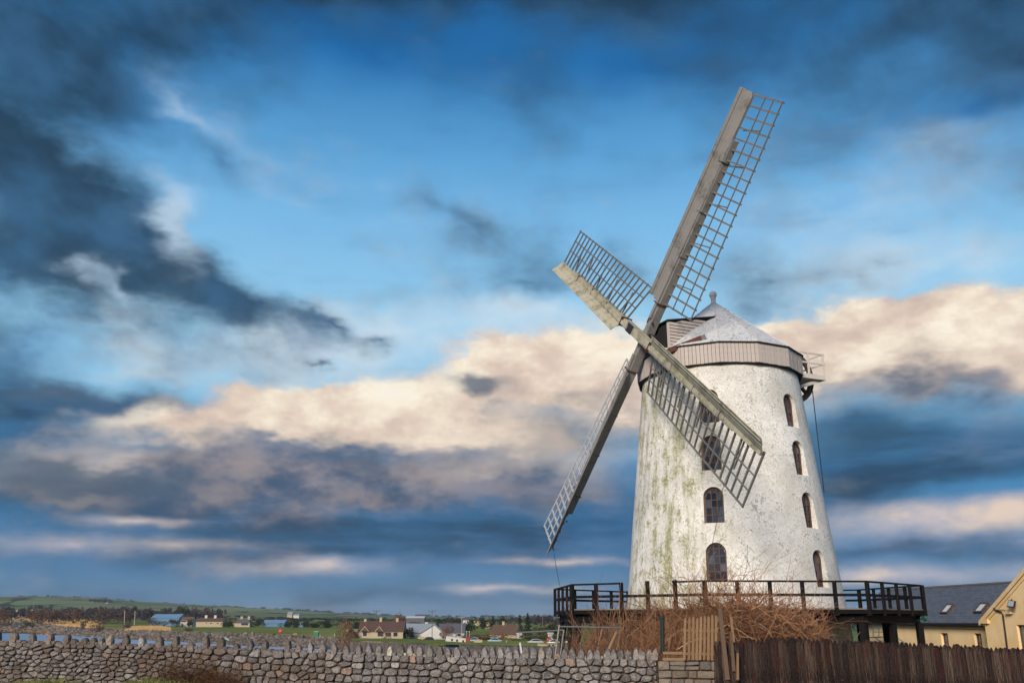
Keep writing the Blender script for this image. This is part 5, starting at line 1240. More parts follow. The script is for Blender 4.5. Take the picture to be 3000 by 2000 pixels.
TREES = [
 ('round_bush', 'big dark russet bush beside the flat roofed annexe', 'rust', 1008, 1868, 1811, 50, 290, 'bush'), ('evergreen_tree', 'dark evergreen behind the left gable of the brown bungalow', 'ever', 1041, 1860, 1808, 28, 330, 'tree'),
 ('bare_tree', 'tall orange brown bare tree rising behind the brown roof', 'rust', 1172, 1862, 1795, 40, 350, 'tree'), ('evergreen_bush', 'dark bush between the brown bungalow and the white gable', 'ever', 1193, 1870, 1838, 34, 296, 'bush'),
 ('evergreen_tree', 'dark shrubbery behind the white gabled house roof', 'bush', 1230, 1850, 1812, 60, 390, 'tree'), ('evergreen_tree', 'pointed dark tree behind the white house ridge', 'ever', 1288, 1845, 1808, 26, 380, 'tree'),
 ('bare_tree', 'reddish bare shrub in the white house garden', 'rust', 1318, 1868, 1830, 34, 290, 'shrub'), ('evergreen_tree', 'large dark rounded tree between white house and cottage', 'ever', 1373, 1862, 1815, 50, 350, 'tree'),
 ('bush', 'clipped dark green bush above the quay edge', 'bush', 1295, 1892, 1874, 62, 225, 'bush'), ('hedge', 'long russet brown hedge before the mossy roofed cottage', 'rust', 1440, 1880, 1858, 90, 262, 'hedge'), ('hedge', 'russet hedge end below the cottage doorway', 'rust', 1385, 1878, 1855, 60, 268, 'hedge'), ('hedge', 'green hedge right of the mossy roofed cottage', 'bush', 1560, 1882, 1853, 90, 262, 'hedge'),
 ('bare_tree', 'wide bare branched tree right of the mossy cottage roof', 'branch', 1505, 1862, 1802, 60, 320, 'tree'), ('bare_tree', 'bare branched tree behind the cottage chimney', 'branch', 1482, 1855, 1806, 40, 340, 'tree'), ('conifer_tree', 'tall pointed dark conifer, tallest beside the cottage', 'cone', 1546, 1862, 1796, 26, 330, 'tree'), ('conifer_tree', 'smaller pointed conifer left of the tallest one', 'cone', 1523, 1862, 1800, 20, 335, 'tree'),
 ('evergreen_tree', 'dark round tree far above the cottage roof, leftmost', 'ever', 1412, 1830, 1803, 22, 520, 'tree'), ('conifer_tree', 'dark pointed tree far above the cottage roof, middle', 'cone', 1444, 1830, 1802, 18, 520, 'tree'), ('evergreen_tree', 'dark round tree far above the cottage roof, rightmost', 'ever', 1468, 1832, 1804, 26, 520, 'tree'),
 ('evergreen_tree', 'dark low tree left of the conifer foot by the deck', 'bush', 1580, 1862, 1828, 46, 330, 'tree'), ('evergreen_tree', 'dark tree seen past the deck corner post', 'ever', 1618, 1862, 1826, 46, 340, 'tree'),
 ('evergreen_bush', 'dark clump left of the second blue barn', 'ever', 757, 1831, 1813, 24, 640, 'bush'), ('bush', 'dark clump just right of the second blue barn', 'ever', 850, 1832, 1817, 26, 620, 'bush'), ('bush', 'tall dark clump right of the barn clump', 'ever', 868, 1832, 1815, 20, 620, 'bush'), ('bush', 'dark bush beside the small pale shed', 'ever', 896, 1832, 1817, 20, 610, 'bush'), ('bush', 'dark hedge block right of the pale shed', 'ever', 925, 1833, 1820, 36, 600, 'hedge'), ('bush', 'dark long hedge left of the russet bush', 'ever', 960, 1834, 1816, 36, 600, 'hedge'),
 ('round_tree', 'lone round dark tree above the cream bungalow', 'bare', 608, 1805, 1775, 22, 900, 'tree'), ('dark_tree', 'pair of dark trees left of the lone round tree, taller', 'ever', 548, 1806, 1774, 22, 900, 'tree'), ('dark_tree', 'broad dark tree right of the tall dark pair', 'bare', 575, 1806, 1772, 28, 900, 'tree'), ('dark_tree', 'dark tree behind the first blue barn left end', 'ever', 530, 1808, 1776, 26, 880, 'tree'),
 ('bush', 'dark bushes in front of the first blue barn', 'bush', 502, 1826, 1808, 34, 640, 'bush'), ('bush', 'dull bush left of the first blue barn', 'bare', 445, 1822, 1806, 28, 660, 'bush'), ('bush', 'bush between cream bungalow and hipped house', 'ever', 668, 1829, 1818, 28, 640, 'bush'), ('dark_bush', 'black green bush right of the red fronted house', 'ever', 558, 1826, 1812, 18, 640, 'bush'),
 ('russet_thicket', 'big russet bare thicket on the far shore, left part', 'rust', 110, 1822, 1786, 50, 720, 'thicket'), ('russet_thicket', 'big russet bare thicket on the far shore, tallest part', 'bare', 160, 1822, 1780, 60, 720, 'thicket'), ('russet_thicket', 'pinkish brown end of the big shore thicket', 'rust', 215, 1816, 1788, 60, 740, 'thicket'), ('thicket', 'dark brown thicket between shore thicket and barn', 'bare', 300, 1814, 1778, 70, 760, 'thicket'), ('thicket', 'dark brown thicket nearer the blue barn', 'bare', 380, 1814, 1780, 70, 760, 'thicket'), ('russet_thicket', 'brown bush at the far left of the shore', 'rust', 10, 1818, 1782, 46, 760, 'thicket'),
 ('bush', 'small dark olive bush on the shore grass', 'bush', 78, 1822, 1814, 26, 700, 'bush'), ('bush', 'small rounded dark bush on the green field edge', 'bare', 242, 1830, 1813, 14, 560, 'bush'), ('bush', 'wider dark bush beside the small rounded one', 'bare', 285, 1834, 1815, 26, 520, 'bush'), ('bush', 'low brown bush at the reed bed edge', 'bare', 375, 1832, 1822, 24, 540, 'bush'), ('bush', 'low brown bush right of the tan reed bed', 'bare', 548, 1844, 1836, 24, 440, 'bush'),
 ('shrub', 'bare shrubs before the flat roofed annexe', 'rust', 1030, 1871, 1853, 34, 284, 'shrub'), ('shrub', 'pale dead shrubs under the bungalow windows', 'rust', 1130, 1871, 1858, 26, 282, 'shrub'), ('shrub', 'green brown mound of shrubs beside the leaning panel', 'bush', 1650, 1880, 1850, 40, 265, 'shrub'),
]
for nm, lab, kind, px, yb, yt, w, Y, cat in TREES: tree(nm, lab, kind, px, yb, yt, w, Y, cat=cat)
# the wooded farmland behind reads as one mass
def woodline():
    V = []; F = []
    src = [([tuple(v.co) for v in m.vertices], [tuple(p.vertices) for p in m.polygons]) for m in CR['far']]
    low_ = [([tuple(v.co) for v in m.vertices], [tuple(p.vertices) for p in m.polygons]) for m in CR['bush']]
    mb = MB(); i = 0
    def one(px, yb, yt, w, Y):
        nonlocal i
        b = at(px, yb, Y); g = gz(b.x, b.y); zb = g - .5; h = max(3, at(px, yt, Y).z - zb); ww = w / F_PX * Y
        M = Matrix.Translation((b.x, b.y, zb)) @ Matrix.Diagonal((ww, ww, h, 1)) @ Matrix.Rotation(i * 1.3, 4, 'Z'); i += 1
        v, f = src[i % 3]; mb.add([M @ Vector(p) for p in v], f)
    for px in np.arange(-120, 640, 11):
        one(px + RNG.uniform(-6, 6), 1812, RNG.uniform(1776, 1796) + (px > 430) * 4, RNG.uniform(16, 30), RNG.uniform(820, 1000))
        if RNG.random() < .6: one(px + RNG.uniform(-6, 6), 1806, RNG.uniform(1768, 1788) + px * .012, RNG.uniform(10, 22), RNG.uniform(1150, 1500))
    for px in np.arange(640, 1700, 16):
        one(px + RNG.uniform(-8, 8), 1815, RNG.uniform(1807, 1814), RNG.uniform(18, 34), RNG.uniform(900, 1300))
    for px in np.arange(1560, 2750, 22): one(px, 1812, RNG.uniform(1800, 1808), RNG.uniform(20, 40), RNG.uniform(500, 800))
    for px in np.arange(-150, 1700, 13):                 # copses along the skyline
        if RNG.random() < .55:
            u = slope_u(px, 1780); Y = 3150; rz = interp(u, RIDGE) * 3200 + EYE; x = u * Y; ww = RNG.uniform(8, 22) / F_PX * Y; h = RNG.uniform(5, 10)
            M = Matrix.Translation((x, Y, gz(x, Y) - h * .9)) @ Matrix.Diagonal((ww, ww, h * 2.0, 1)); v, f = low_[i % 2]; i += 1; mb.add([M @ Vector(p) for p in v], f)
    for px in (268, 282, 296, 310): 
        one(px, 1770, 1751 + RNG.uniform(0, 4), 18, 2300)
    o = mb.build('distant_woods', M_FARWOOD); tag(o, 'dark bare woods and hedgerows across the far farmland', None, None, 'stuff')
woodline()

# ---- houses
def house(name, lab, px0, px1, ybase, yeave, yridge, Y, wall_m, roof_m, depth=8, chim=(), wins=(), hip=0.0, turn=0.0, door=None, cat='house', group='houses across the water', chim_m=None, over=.35):
    a, b = at(px0, ybase, Y), at(px1, ybase, Y); L_ = b.x - a.x; cx = (a.x + b.x) / 2; g = gz(cx, Y); zb = a.z if abs(a.z - g) > 8 else min(g, a.z) - .3
    ze, zr_ = at((px0 + px1) / 2, yeave, Y).z, at((px0 + px1) / 2, yridge, Y).z
    o = root(name, (cx, Y, zb), lab, cat, group)
    T = Matrix.Translation((cx, Y, 0)) @ Matrix.Rotation(turn, 4, 'Z')
    def q(x, y, z): return T @ Vector((x, y, z))
    h, dp = L_ / 2, depth
    zg = zr_ if not hip else ze
    body = MB().prism([q(-h, 0, zb), q(-h, 0, ze), q(-h, dp / 2, zg - .1), q(-h, dp, ze), q(-h, dp, zb)], T.to_3x3() @ Vector((L_, 0, 0))).build('wall', wall_m, o)
    sl_ = (zr_ - ze) / (dp / 2)
    rr = MB(); hp = hip * h
    for sgn in (0, 1):
        y0 = -over if sgn == 0 else dp + over; z0 = ze - over * sl_
        P = [q(-h - .2, y0, z0), q(h + .2, y0, z0), q(h - hp + .2 * (hip == 0), dp / 2, zr_), q(-h + hp - .2 * (hip == 0), dp / 2, zr_)]
        rr.prism(P, (0, 0, .16))
    if hip:
        for sx in (-1, 1): rr.prism([q(sx * (h + .2), -over, ze - over * sl_), q(sx * (h + .2), dp + over, ze - over * sl_), q(sx * (h - hp), dp / 2, zr_)], (0, 0, .16))
    rf_ = rr.build('roof', roof_m, o)
    for cxp, hc in chim:
        p = at(cxp, yridge, Y); x = p.x - cx; w = 11 / F_PX * Y * .62
        MB().prism([q(x - w / 2, dp / 2 - w * .4, zr_ - .8), q(x + w / 2, dp / 2 - w * .4, zr_ - .8), q(x + w / 2, dp / 2 + w * .4, zr_ - .8), q(x - w / 2, dp / 2 + w * .4, zr_ - .8)], (0, 0, hc + .8)).prism([q(x - w * .58, dp / 2 - w * .48, zr_ + hc), q(x + w * .58, dp / 2 - w * .48, zr_ + hc), q(x + w * .58, dp / 2 + w * .48, zr_ + hc), q(x - w * .58, dp / 2 + w * .48, zr_ + hc)], (0, 0, .16)).build('chimney', chim_m or wall_m, rf_)
    for wx0, wx1, wy0, wy1 in wins:
        A, C = at(wx0, wy1, Y), at(wx1, wy0, Y); x0, x1 = A.x - cx, C.x - cx
        f_ = MB().prism([q(x0, -.05, A.z), q(x1, -.05, A.z), q(x1, -.05, C.z), q(x0, -.05, C.z)], T.to_3x3() @ Vector((0, .04, 0))).build('window', M_WHITE, o)
        i_ = .10; MB().prism([q(x0 + i_, -.08, A.z + i_), q(x1 - i_, -.08, A.z + i_), q(x1 - i_, -.08, C.z - i_), q(x0 + i_, -.08, C.z - i_)], T.to_3x3() @ Vector((0, .05, 0))).build('pane', M_DARKWIN, f_)
    if door:
        A, C = at(door[0], door[3], Y), at(door[1], door[2], Y); MB().prism([q(A.x - cx, -.07, A.z), q(C.x - cx, -.07, A.z), q(C.x - cx, -.07, C.z), q(A.x - cx, -.07, C.z)], T.to_3x3() @ Vector((0, .05, 0))).build('door', door[4], o)
    return o, q, cx, zr_, ze
h1, q, cx, zr_, ze = house('bungalow', 'cream bungalow with brown roof and three chimneys', 1049, 1180, 1870, 1847, 1820, 292, M_CREAM, M_BROWNROOF, 8.5, [(1064, .7), (1110, 1.1), (1159, .9)], [(1062, 1076, 1848, 1863), (1105, 1124, 1849, 1864), (1128, 1147, 1850, 1864), (1151, 1166, 1850, 1864), (1171, 1174, 1859, 1863)])
for gx in (1070, 1112):
    c = at(gx, 1847, 292); w = 1.15; MB().prism([Vector((c.x - w, 291.0, c.z - .1)), Vector((c.x + w, 291.0, c.z - .1)), Vector((c.x, 291.0, c.z + 1.25))], (0, 2.6, 0)).build('gablet', M_BROWNROOF, h1)
    for s in (-1, 1): MB().beam((c.x + s * (w + .1), 290.95, c.z - .15), (c.x, 290.95, c.z + 1.33), .1, .16).build('barge_board', M_CREAM, h1)
MB().prism([at(1011, 1869, 291.5), at(1048, 1869, 291.5), at(1048, 1842, 291.5), at(1011, 1840, 291.5)], (0, 6, 0)).build('flat_annexe', M_CREAM, h1)
MB().prism([at(1036, 1868, 291.4), at(1047, 1868, 291.4), at(1047, 1850, 291.4), at(1036, 1850, 291.4)], (0, .08, 0)).build('door', M_REDDOOR, h1)
house('white_house', 'long white house with grey roof right of its white gable', 1285, 1360, 1872, 1851, 1827, 305, M_WHITE, M_GREYROOF, 9, [], [(1339, 1351, 1854, 1863)])
h2 = root('white_house_wing', at(1250, 1872, 300), 'white gable fronted wing with pale slate roof and two chimneys', 'house', 'houses across the water')
P = [at(1233, 1872, 300), at(1300, 1872, 300), at(1300, 1853, 300), at(1273, 1829, 300), at(1233, 1852, 300)]
MB().prism(P, (-14, 16, 0)).build('wall', M_WHITE, h2)
e = at(1273, 1828, 300)
for A in ((1231, 1854), (1302, 1855)):
    p = at(A[0], A[1], 299.6); e2 = Vector((e.x, 299.6, e.z)); v = Vector((-14.6, 16.6, 0)); MB().prism([p, e2, e2 + Vector((0, 0, .25)), p + Vector((0, 0, .25))], v).build('roof', M_LTROOF, h2)
for cxp, yt in ((1224.5, 1828), (1249, 1822)):
    c = at(cxp, 1842, 309); t = at(cxp, yt, 309); MB().box((c.x, 309, (c.z + t.z) / 2), (.95, .8, t.z - c.z)).box((c.x, 309, t.z), (1.1, .95, .15)).build('chimney', M_WHITE, h2)
MB().box(at(1277, 1862, 299), (5.4, 1.2, 2.2)).build('porch', M_WHITE, h2)
h3, q, cx, zr_, ze = house('cottage', 'whitewashed cottage with mossy brown roof and tall central chimney', 1434, 1512, 1868, 1856, 1830, 300, M_CREAM, M_MOSSROOF, 9, [(1464.5, .9)], [(1454, 1465, 1857, 1862), (1478, 1488, 1857, 1862)], door=(1466, 1477, 1857, 1868, M_REDDOOR), turn=R(-14), chim_m=M_CREAM)
MB().box(at(1521, 1861, 298), (1.7, 2, 1.7)).box(at(1521, 1856.5, 298), (2.0, 2.3, .15)).build('porch', M_WHITE, h3)
house('blue_barn', 'long light blue metal barn behind the dark bushes', 441, 524, 1821, 1809, 1798, 680, M_BLUE, M_BLUEROOF, 16, cat='barn', group='blue metal barns')
house('blue_barn', 'lower blue metal barn right of the hipped house', 768, 832, 1832, 1824, 1815, 660, M_BLUE, M_BLUEROOF, 14, wins=[(786, 790, 1819, 1831)], cat='barn', group='blue metal barns')
house('red_front_house', 'small house with a dull red front by the blue barn', 527, 562, 1827, 1818, 1806, 650, M_WHITE, M_MOSSROOF, 8, wins=[(533, 545, 1816, 1822)])
h6, q, *_r = house('cream_bungalow', 'long cream bungalow with brown roof and two white chimneys', 574, 652, 1829, 1819, 1809, 640, M_CREAM, M_BROWNROOF, 9, [(598, 1.6), (625, 1.6)], [(603, 608, 1822, 1826), (614, 622, 1823, 1827), (634, 641, 1823, 1827)], chim_m=M_WHITE)
house('hipped_house', 'cream house with dark hipped roof and twin chimneys', 685, 732, 1832, 1823, 1811, 640, M_CREAM, M_GREYROOF, 9, [(703, 1.4), (724, 1.4)], [(706, 728, 1824, 1831)], hip=.55)
house('cream_cottage', 'small cream cottage right of the long cream bungalow', 668, 684, 1832, 1823, 1818, 645, M_CREAM, M_BROWNROOF, 7)
house('hill_farmhouse', 'pale gabled farmhouse on the far green hillside', 841, 856, 1804, 1799, 1791, 1500, M_CREAM, M_LTROOF, 10)
house('hill_farmhouse', 'small white outbuilding right of the hillside farmhouse', 859, 876, 1804, 1801, 1797, 1500, M_WHITE, M_LTROOF, 9)
house('glasshouse_shed', 'long pale roofed shed on the slope above the white house', 1189, 1243, 1816, 1809, 1804, 900, M_GREYROOF, M_WHITE, 14, cat='shed')
house('far_house', 'far white house on the skyline beside the pole', 1356, 1373, 1819, 1815, 1810, 800, M_WHITE, M_GREYROOF, 9)
house('far_house', 'far pinkish house right of the white skyline house', 1388, 1407, 1822, 1817, 1812, 760, M_CREAM, M_BROWNROOF, 9)
house('far_house', 'far beige house just above the mossy cottage roof', 1416, 1434, 1827, 1821, 1816, 560, M_CREAM, M_MOSSROOF, 8)
house('far_house', 'small far white house right of the beige one', 1437, 1452, 1829, 1825, 1821, 560, M_WHITE, M_GREYROOF, 7)
house('small_white_hut', 'small white hut with flat pale roof beside the red lifebuoy', 1606, 1620, 1866, 1855, 1853, 285, M_WHITE, M_WHITE, 3, wins=[(1610, 1613, 1857, 1863), (1615, 1618, 1857, 1863)], cat='hut')
house('pale_shed', 'small pale blue shed among dark bushes', 878, 893, 1831, 1825, 1821, 640, M_BLUEROOF, M_LTROOF, 6, cat='shed')
for i, (px, yb, Y, w, lab) in enumerate([(269, 1766, 2250, 8, 'white hillside house under the hilltop wood, left'), (312, 1768, 2250, 9, 'white hillside house under the hilltop wood, right'), (118, 1757, 2700, 10, 'pale farmhouse on the green hill far left'), (300, 1783, 1500, 7, 'white village house above the dark thicket'), (345, 1790, 1300, 9, 'white village gable behind the shore trees'), (437, 1794, 1200, 12, 'grey village house left of the blue barn'), (583, 1796, 1000, 14, 'white house beside the lone round tree'), (50, 1788, 1250, 7, 'small white house at the far left of the village'), (95, 1777, 1500, 7, 'small pale house behind the russet thicket')]):
    house('village_house', lab, px - w * .38, px + w * .38, yb, yb - w * .35, yb - w * .75, Y, M_CREAM, M_GREYROOF, 8, group='village houses on the hillside')
# ---- poles
def pole(px, yb, yt, Y, lab, arm=True, m=M_POLE, r=.13):
    a, b = at(px, yb, Y), at(px, yt, Y); o = root('utility_pole', a, lab, 'pole', 'utility poles'); a.z = min(a.z, gz(a.x, a.y)) - .2
    MB().tube([a, b], r * Y / 300, 6, r * .7 * Y / 300).build('shaft', m, o)
    if arm:
        for dz in (.35, ): MB().beam(b + Vector((-1.1 * Y / 300, 0, -dz)), b + Vector((1.1 * Y / 300, 0, -dz)), .14 * Y / 300, .14 * Y / 300).build('cross_arm', m, o)
        for s in (-1, 0, 1): MB().tube([b + Vector((s * Y / 300, 0, -.3)), b + Vector((s * Y / 300, 0, .15))], .06 * Y / 300, 5).build('insulator', m, o)
pole(1103, 1840, 1787, 420, 'utility pole with cross arm behind the brown bungalow')
pole(1266, 1868, 1787, 290, 'tall utility pole before the white gabled house')
pole(1353, 1868, 1803, 290, 'pale utility pole at the white house right end', True, M_LIGHTPOLE)
pole(1590, 1850, 1801, 400, 'utility pole left of the deck corner')
pole(366, 1813, 1787, 700, 'pale pole left of the blue barn, first', False, M_LIGHTPOLE, .16)
pole(396, 1812, 1788, 700, 'pale pole left of the blue barn, second', False, M_LIGHTPOLE, .16)
pole(808, 1820, 1803, 760, 'thin pole rising behind the second blue barn', False)
pole(686, 1813, 1800, 760, 'thin pole left of the hipped house', False)
tag(MB().tube([at(1353, 1804, 290), at(1368, 1807, 310), at(1385, 1809, 330)], .05, 4).build('power_line', M_DARKROPE), 'thin power line leaving the pale pole', 'cable')
tag(MB().tube([at(1590, 1802, 400), at(1620, 1805, 385), at(1650, 1806, 370)], .06, 4).build('power_line', M_DARKROPE), 'thin power line by the deck corner', 'cable')
# ---- quay walls, garden walls
def piling(name, lab, pts, hgt, gap=.32):
    o = root(name, at(*pts[0]), lab, 'retaining wall'); mbp = MB()
    for (xa, ya, Ya), (xb, yb, Yb) in zip(pts, pts[1:]):
        a, b = at(xa, ya, Ya), at(xb, yb, Yb); n = int((b - a).length / gap)
        for i in range(n):
            p = a.lerp(b, (i + .5) / n); h = random.uniform(-.12, .1); mbp.box((p.x, p.y + random.uniform(-.05, .05), p.z + h - hgt / 2), (gap * .9, .25, hgt))
    w = mbp.build('piles', M_PILE, o); w['kind'] = 'stuff'
    for (xa, ya, Ya), (xb, yb, Yb) in zip(pts, pts[1:]): MB().beam(at(xa, ya, Ya + .4) + Vector((0, .3, -.6)), at(xb, yb, Yb + .4) + Vector((0, .3, -.6)), .5, .5).build('waling', M_PILE, o)
piling('timber_quay_wall', 'near grey timber pile quay wall behind the coping stones', [(1027, 1878, 232), (1160, 1882, 205), (1350, 1897, 170), (1520, 1912, 140)], 5)
piling('timber_quay_wall', 'farther dark timber pile wall below the parked cars', [(1345, 1889, 215), (1450, 1891, 212), (1640, 1894, 205), (1760, 1896, 200)], 5)
tb = MB(); P = [at(1030, 1876.5, 236), at(1160, 1880, 210), at(1350, 1888, 217), at(1640, 1893, 207), at(1760, 1895, 202)]; Q = [at(1030, 1868, 275), at(1160, 1869, 275), at(1350, 1872, 265), at(1640, 1876, 255), at(1900, 1878, 250)]
tb.add(P + Q, [(i, i + 1, 6 + i, 5 + i) for i in range(4)]); o = tb.build('quay_lawn', M_FIELD); o['kind'] = 'structure'
def lowwall(lab, a, b, h, Y, m=M_WHITE, holes=()):
    A, B_ = at(a[0], a[1], Y), at(b[0], b[1], Y); o = root('garden_wall', A, lab, 'wall', 'white garden walls')
    MB().beam(A + Vector((0, 0, h / 2)), B_ + Vector((0, 0, h / 2)), .3, h).build('wall_body', m, o)
    MB().beam(A + Vector((0, 0, h + .05)), B_ + Vector((0, 0, h + .05)), .45, .1).build('coping', m, o)
    for t in holes: p = A.lerp(B_, t); MB().box((p.x, p.y - .17, p.z + h * .5), (.45, .1, .5)).build('hole_shade', M_DARKWIN, o)  # dark blocks on the face stand in for the shade in holes
lowwall('cream garden wall with square holes beside the brick pillar', (1306, 1879), (1366, 1886), 1.3, 240, M_WHITE, (.3, .55, .85))
lowwall('low cream wall by the water below the parked cars', (1575, 1891), (1632, 1893), .45, 212, M_CREAM, (.6, .8))
lowwall('low white wall beside the dark parked car', (1272, 1876), (1308, 1877), .5, 265)
lowwall('short cream wall left of the dark parked car', (1224, 1870), (1246, 1871), .5, 280, M_CREAM)
bp_ = root('brick_pillar', at(1371, 1884, 238), 'red brick gate pillar between white garden wall and cars', 'pillar')
MB().box(at(1371, 1876, 238), (1.1, .8, 1.7)).build('shaft', M_REDDOOR, bp_); MB().box(at(1371, 1866, 238), (1.2, .9, .15)).build('cap', M_REDDOOR, bp_)
for dx in (-.35, .35): c = at(1371, 1865, 238); MB().tube([c + Vector((dx, 0, 0)), c + Vector((dx, 0, 1.1))], .05, 5).lathe(c + Vector((dx, 0, 1.1)), [(.05, 0), (.18, .1), (.18, .25), (.03, .36)], 8).build('lamp', M_WHITE, bp_)
lowwall('short cream wall with pillars right of the brick pillar', (1389, 1883), (1413, 1884), .8, 238, M_CREAM)
# ---- cars
def car(px, yb, lab, paint, Lc=4.1, Y=250, flip=1):
    c = at(px, yb, Y); zb = c.z; o = root('parked_car', (c.x, Y, zb), lab, 'car', 'parked cars')
    prof = [(-.50, .30), (-.49, .55), (-.36, .66), (-.24, .98), (-.05, 1.08), (.18, 1.05), (.34, .72), (.47, .62), (.50, .40), (.49, .26), (-.48, .24)]
    MB().prism([Vector((c.x + flip * x * Lc, Y - .8, zb + z * 1.35)) for x, z in prof], (0, 1.6, 0)).build('body', paint, o)
    gl = [(-.33, .68), (-.22, .94), (-.05, 1.02), (.16, .99), (.29, .73)]
    MB().prism([Vector((c.x + flip * x * Lc, Y - .83, zb + z * 1.35)) for x, z in gl], (0, 1.66, 0)).build('side_window', M_CARGLASS, o)
    for wx in (-.31, .31):
        for yy in (-.75, .62): cc = Vector((c.x + wx * Lc, Y + yy, zb + .31)); MB().tube([cc, cc + Vector((0, .2, 0))], .31, 10).build('wheel', M_TYRE, o)
    for s in (-.47, .47): MB().box((c.x + s * Lc, Y - .83, zb + .80), (.28, .04, .14)).build('lamp', M_WHITE, o)
car(1257, 1881, 'dark car parked below the tall utility pole', M_CARDARK, 3.6, 255, -1)
car(1390, 1883, 'pale blue car half hidden beside the brick pillar', M_CARBLUE, 3.4, 252)
car(1449, 1884, 'blue and white car parked before the russet hedge', M_CARBLUE, 3.6, 250, -1)
car(1569, 1888, 'light silver blue car left of the red lifebuoy', M_CARSILVER, 4.0, 240, -1)
car(1622, 1890, 'white van shaped car right of the red lifebuoy', M_CARWHITE, 3.2, 236, 1)
boat = root('small_boat', at(1652, 1893, 215), 'small blue boat on its side seen under the deck', 'boat')
c = at(1652, 1887, 215)
MB().add([c + Vector(v) for v in ((-.6, 0, -.5), (.5, 0, .6), (.9, .3, .7), (0, .7, -.3), (-.2, -.3, -.1), (.4, -.3, .35))], [(0, 3, 2, 1), (0, 1, 5, 4), (0, 4, 3), (4, 5, 2, 3), (1, 2, 5)]).build('hull', M_BLUETARP, boat)
MB().beam(c + Vector((.35, -.1, .5)), c + Vector((1.0, .1, .75)), .35, .25).build('gunwale', M_WHITE, boat)
# ---- lifebuoys, bin, posts, person
def lifebuoy(px, ytop, ybase, Y, lab):
    t, b = at(px, ytop, Y), at(px, ybase, Y); o = root('lifebuoy_stand', b, lab, 'lifebuoy', 'red lifebuoy stands'); h = t.z - b.z
    MB().tube([b + Vector((0, 0, -.3)), t], .06 * Y / 250, 6).build('post', M_RED, o)
    r = h * .33; c = t + Vector((0, -.1, -r)); V = []; F = []
    for j in range(20):
        a = 2 * math.pi * j / 20
        for i in range(6): e = 2 * math.pi * i / 6; rr = r * (.72 + .28 * math.cos(e)); V.append((c.x + rr * math.cos(a), c.y + r * .25 * math.sin(e), c.z + rr * math.sin(a)))
    for j in range(20):
        for i in range(6): F.append((6 * j + i, 6 * ((j + 1) % 20) + i, 6 * ((j + 1) % 20) + (i + 1) % 6, 6 * j + (i + 1) % 6))
    MB().add(V, F).build('ring', M_RED, o); MB().box(c + Vector((0, .05, 0)), (r * 1.7, .06, r * 1.9)).build('backboard', M_RED, o)
    for s in (-1, 1): MB().box(c + Vector((s * r * .28, -.22, 0)), (r * .22, .1, r * .55)).build('marking', M_WHITE, o)
lifebuoy(822, 1840, 1859, 305, 'red lifebuoy stand on the green far bank')
lifebuoy(1607, 1867, 1886, 245, 'red lifebuoy stand by the small white hut')
gb = root('green_bin', at(927, 1864, 285), 'green bin with pale lid on the far bank', 'bin'); c = at(927, 1857, 285); MB().box(c, (1.4, 1.2, 1.45)).build('body', M_GREENBIN, gb); MB().box(c + Vector((0, 0, .78)), (1.5, 1.3, .10)).build('lid', M_WHITE, gb)
for px, yb, yt, Y, lab in ((938, 1865, 1857, 285, 'short pale post right of the green bin'), (739, 1857, 1849, 330, 'short pale post at the bank left of the lifebuoy'), (980, 1862, 1855, 290, 'short pale post near the russet bush'), (1484, 1885, 1875, 240, 'short wooden post on the lawn before the hedge')):
    tag(MB().tube([at(px, yb, Y), at(px, yt, Y)], .16, 6).build('marker_post', M_LIGHTPOLE), lab, 'post')
mp = at(1523, 1881, 120); tag(MB().beam(at(1528, 1912, 120), mp, .22, .12, (0, 1, 0)).build('marker_post', M_WHITE), 'white leaning marker board behind the coping stones', 'post')
for x, y, w, h, lab in ((888, 1862, 7, 4, 'pale boulder beside the green bin'), (865, 1858, 20, 5, 'tan heap of dry grass by the lifebuoy')):
    Y = zf(x, y); c = at(x, y, Y); m = bpy.data.meshes.new('mound'); bm = bmesh.new(); bmesh.ops.create_icosphere(bm, subdivisions=2, radius=.5)
    for v in bm.verts: v.co *= random.uniform(.85, 1.1)
    bm.to_mesh(m); bm.free(); m.materials.append(M_ROCK if w < 10 else M_REEDGROUND); o = put('mound', m, Matrix.Translation(c) @ Matrix.Diagonal((w / F_PX * Y, 2, h / F_PX * Y * 2, 1))); tag(o, lab, 'boulder' if w < 10 else 'heap')
for (xa, ya), (xb, yb), w, lab in (((520, 1852), (534, 1840), 1.2, 'upright pale concrete slab tipped on the boulders'), ((590, 1858), (614, 1852), .9, 'pale green slab lying slanted on the boulders'), ((655, 1866), (672, 1873), 1.0, 'pale flat slab low among the boulders')):
    Y = zf((xa + xb) / 2, (ya + yb) / 2, -7.0); tag(MB().beam(at(xa, ya, Y), at(xb, yb, Y), .6, w, (0, 1, 0)).build('concrete_slab', M_GREENNET), lab, 'slab')
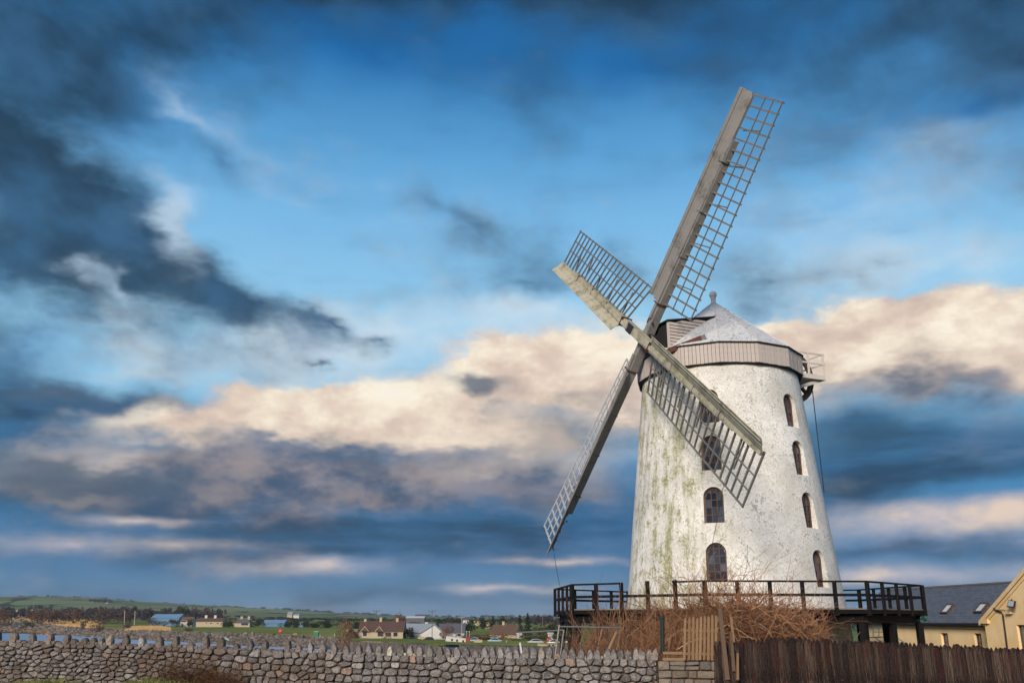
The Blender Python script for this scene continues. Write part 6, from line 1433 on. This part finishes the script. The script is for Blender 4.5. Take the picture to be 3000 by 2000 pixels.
def person():
    Y = zf(617, 1851, -6.3); b = at(617, 1851, Y); b.z = gz(b.x, b.y) + .5; s = (at(617, 1837, Y).z - b.z) / 1.75
    me = bpy.data.meshes.new('person'); J = [(0, 0, .95), (0, 0, 1.2), (0, 0, 1.42), (0, -.02, 1.55), (0, -.02, 1.70), (.18, 0, 1.40), (.25, -.05, 1.12), (.20, -.25, .95), (-.18, 0, 1.40), (-.26, -.02, 1.12), (-.22, -.2, .92), (.10, 0, .90), (.12, -.02, .48), (.12, 0, .06), (.12, -.16, .03), (-.10, 0, .90), (-.12, .03, .48), (-.12, .02, .06), (-.12, -.14, .03)]
    E_ = [(0, 1), (1, 2), (2, 3), (3, 4), (2, 5), (5, 6), (6, 7), (2, 8), (8, 9), (9, 10), (0, 11), (11, 12), (12, 13), (13, 14), (0, 15), (15, 16), (16, 17), (17, 18)]
    rad = [.16, .15, .16, .06, .11, .07, .05, .04, .07, .05, .04, .10, .07, .045, .04, .10, .07, .045, .04]
    me.from_pydata([(b.x + x * s, b.y + y * s, b.z + z * s) for x, y, z in J], E_, []); o = bpy.data.objects.new('tmp', me); COL.objects.link(o)
    md = o.modifiers.new('s', 'SKIN'); sv = me.skin_vertices[0].data
    for v, r in zip(sv, rad): v.radius = (r * s, r * s)
    sv[0].use_root = True; o.modifiers.new('d', 'SUBSURF').levels = 1
    dg = bpy.context.evaluated_depsgraph_get(); m2 = bpy.data.meshes.new_from_object(o.evaluated_get(dg)); bpy.data.objects.remove(o)
    for m in (M_RED, M_CLOTH, M_SKIN): m2.materials.append(m)
    for p in m2.polygons: z = (p.center.z - b.z) / s; p.material_index = 1 if z < .95 else (2 if z > 1.5 else 0)
    m2.name = 'person'; tag(put('person', m2), 'person in a red top standing on the far boulders', 'person')
person()

# ------------------------------------------------------------------ damp sea air
hz = MB(); hz.box((0, 0, EYE - 2), (13600, 13600, 160)); hm = bpy.data.materials.new('sea_air'); hm.use_nodes = True
ht = NT(hm.node_tree); ht.n.clear(); ho = ht.node('ShaderNodeOutputMaterial'); hv = ht.node('ShaderNodeVolumePrincipled', {'Color': (0.80, 0.88, 1.0, 1), 'Density': 0.00006, 'Anisotropy': 0.0}); ht.l.new(hv.outputs[0], ho.inputs['Volume'])
tag(hz.build('haze', hm), None, None, None, 'stuff')
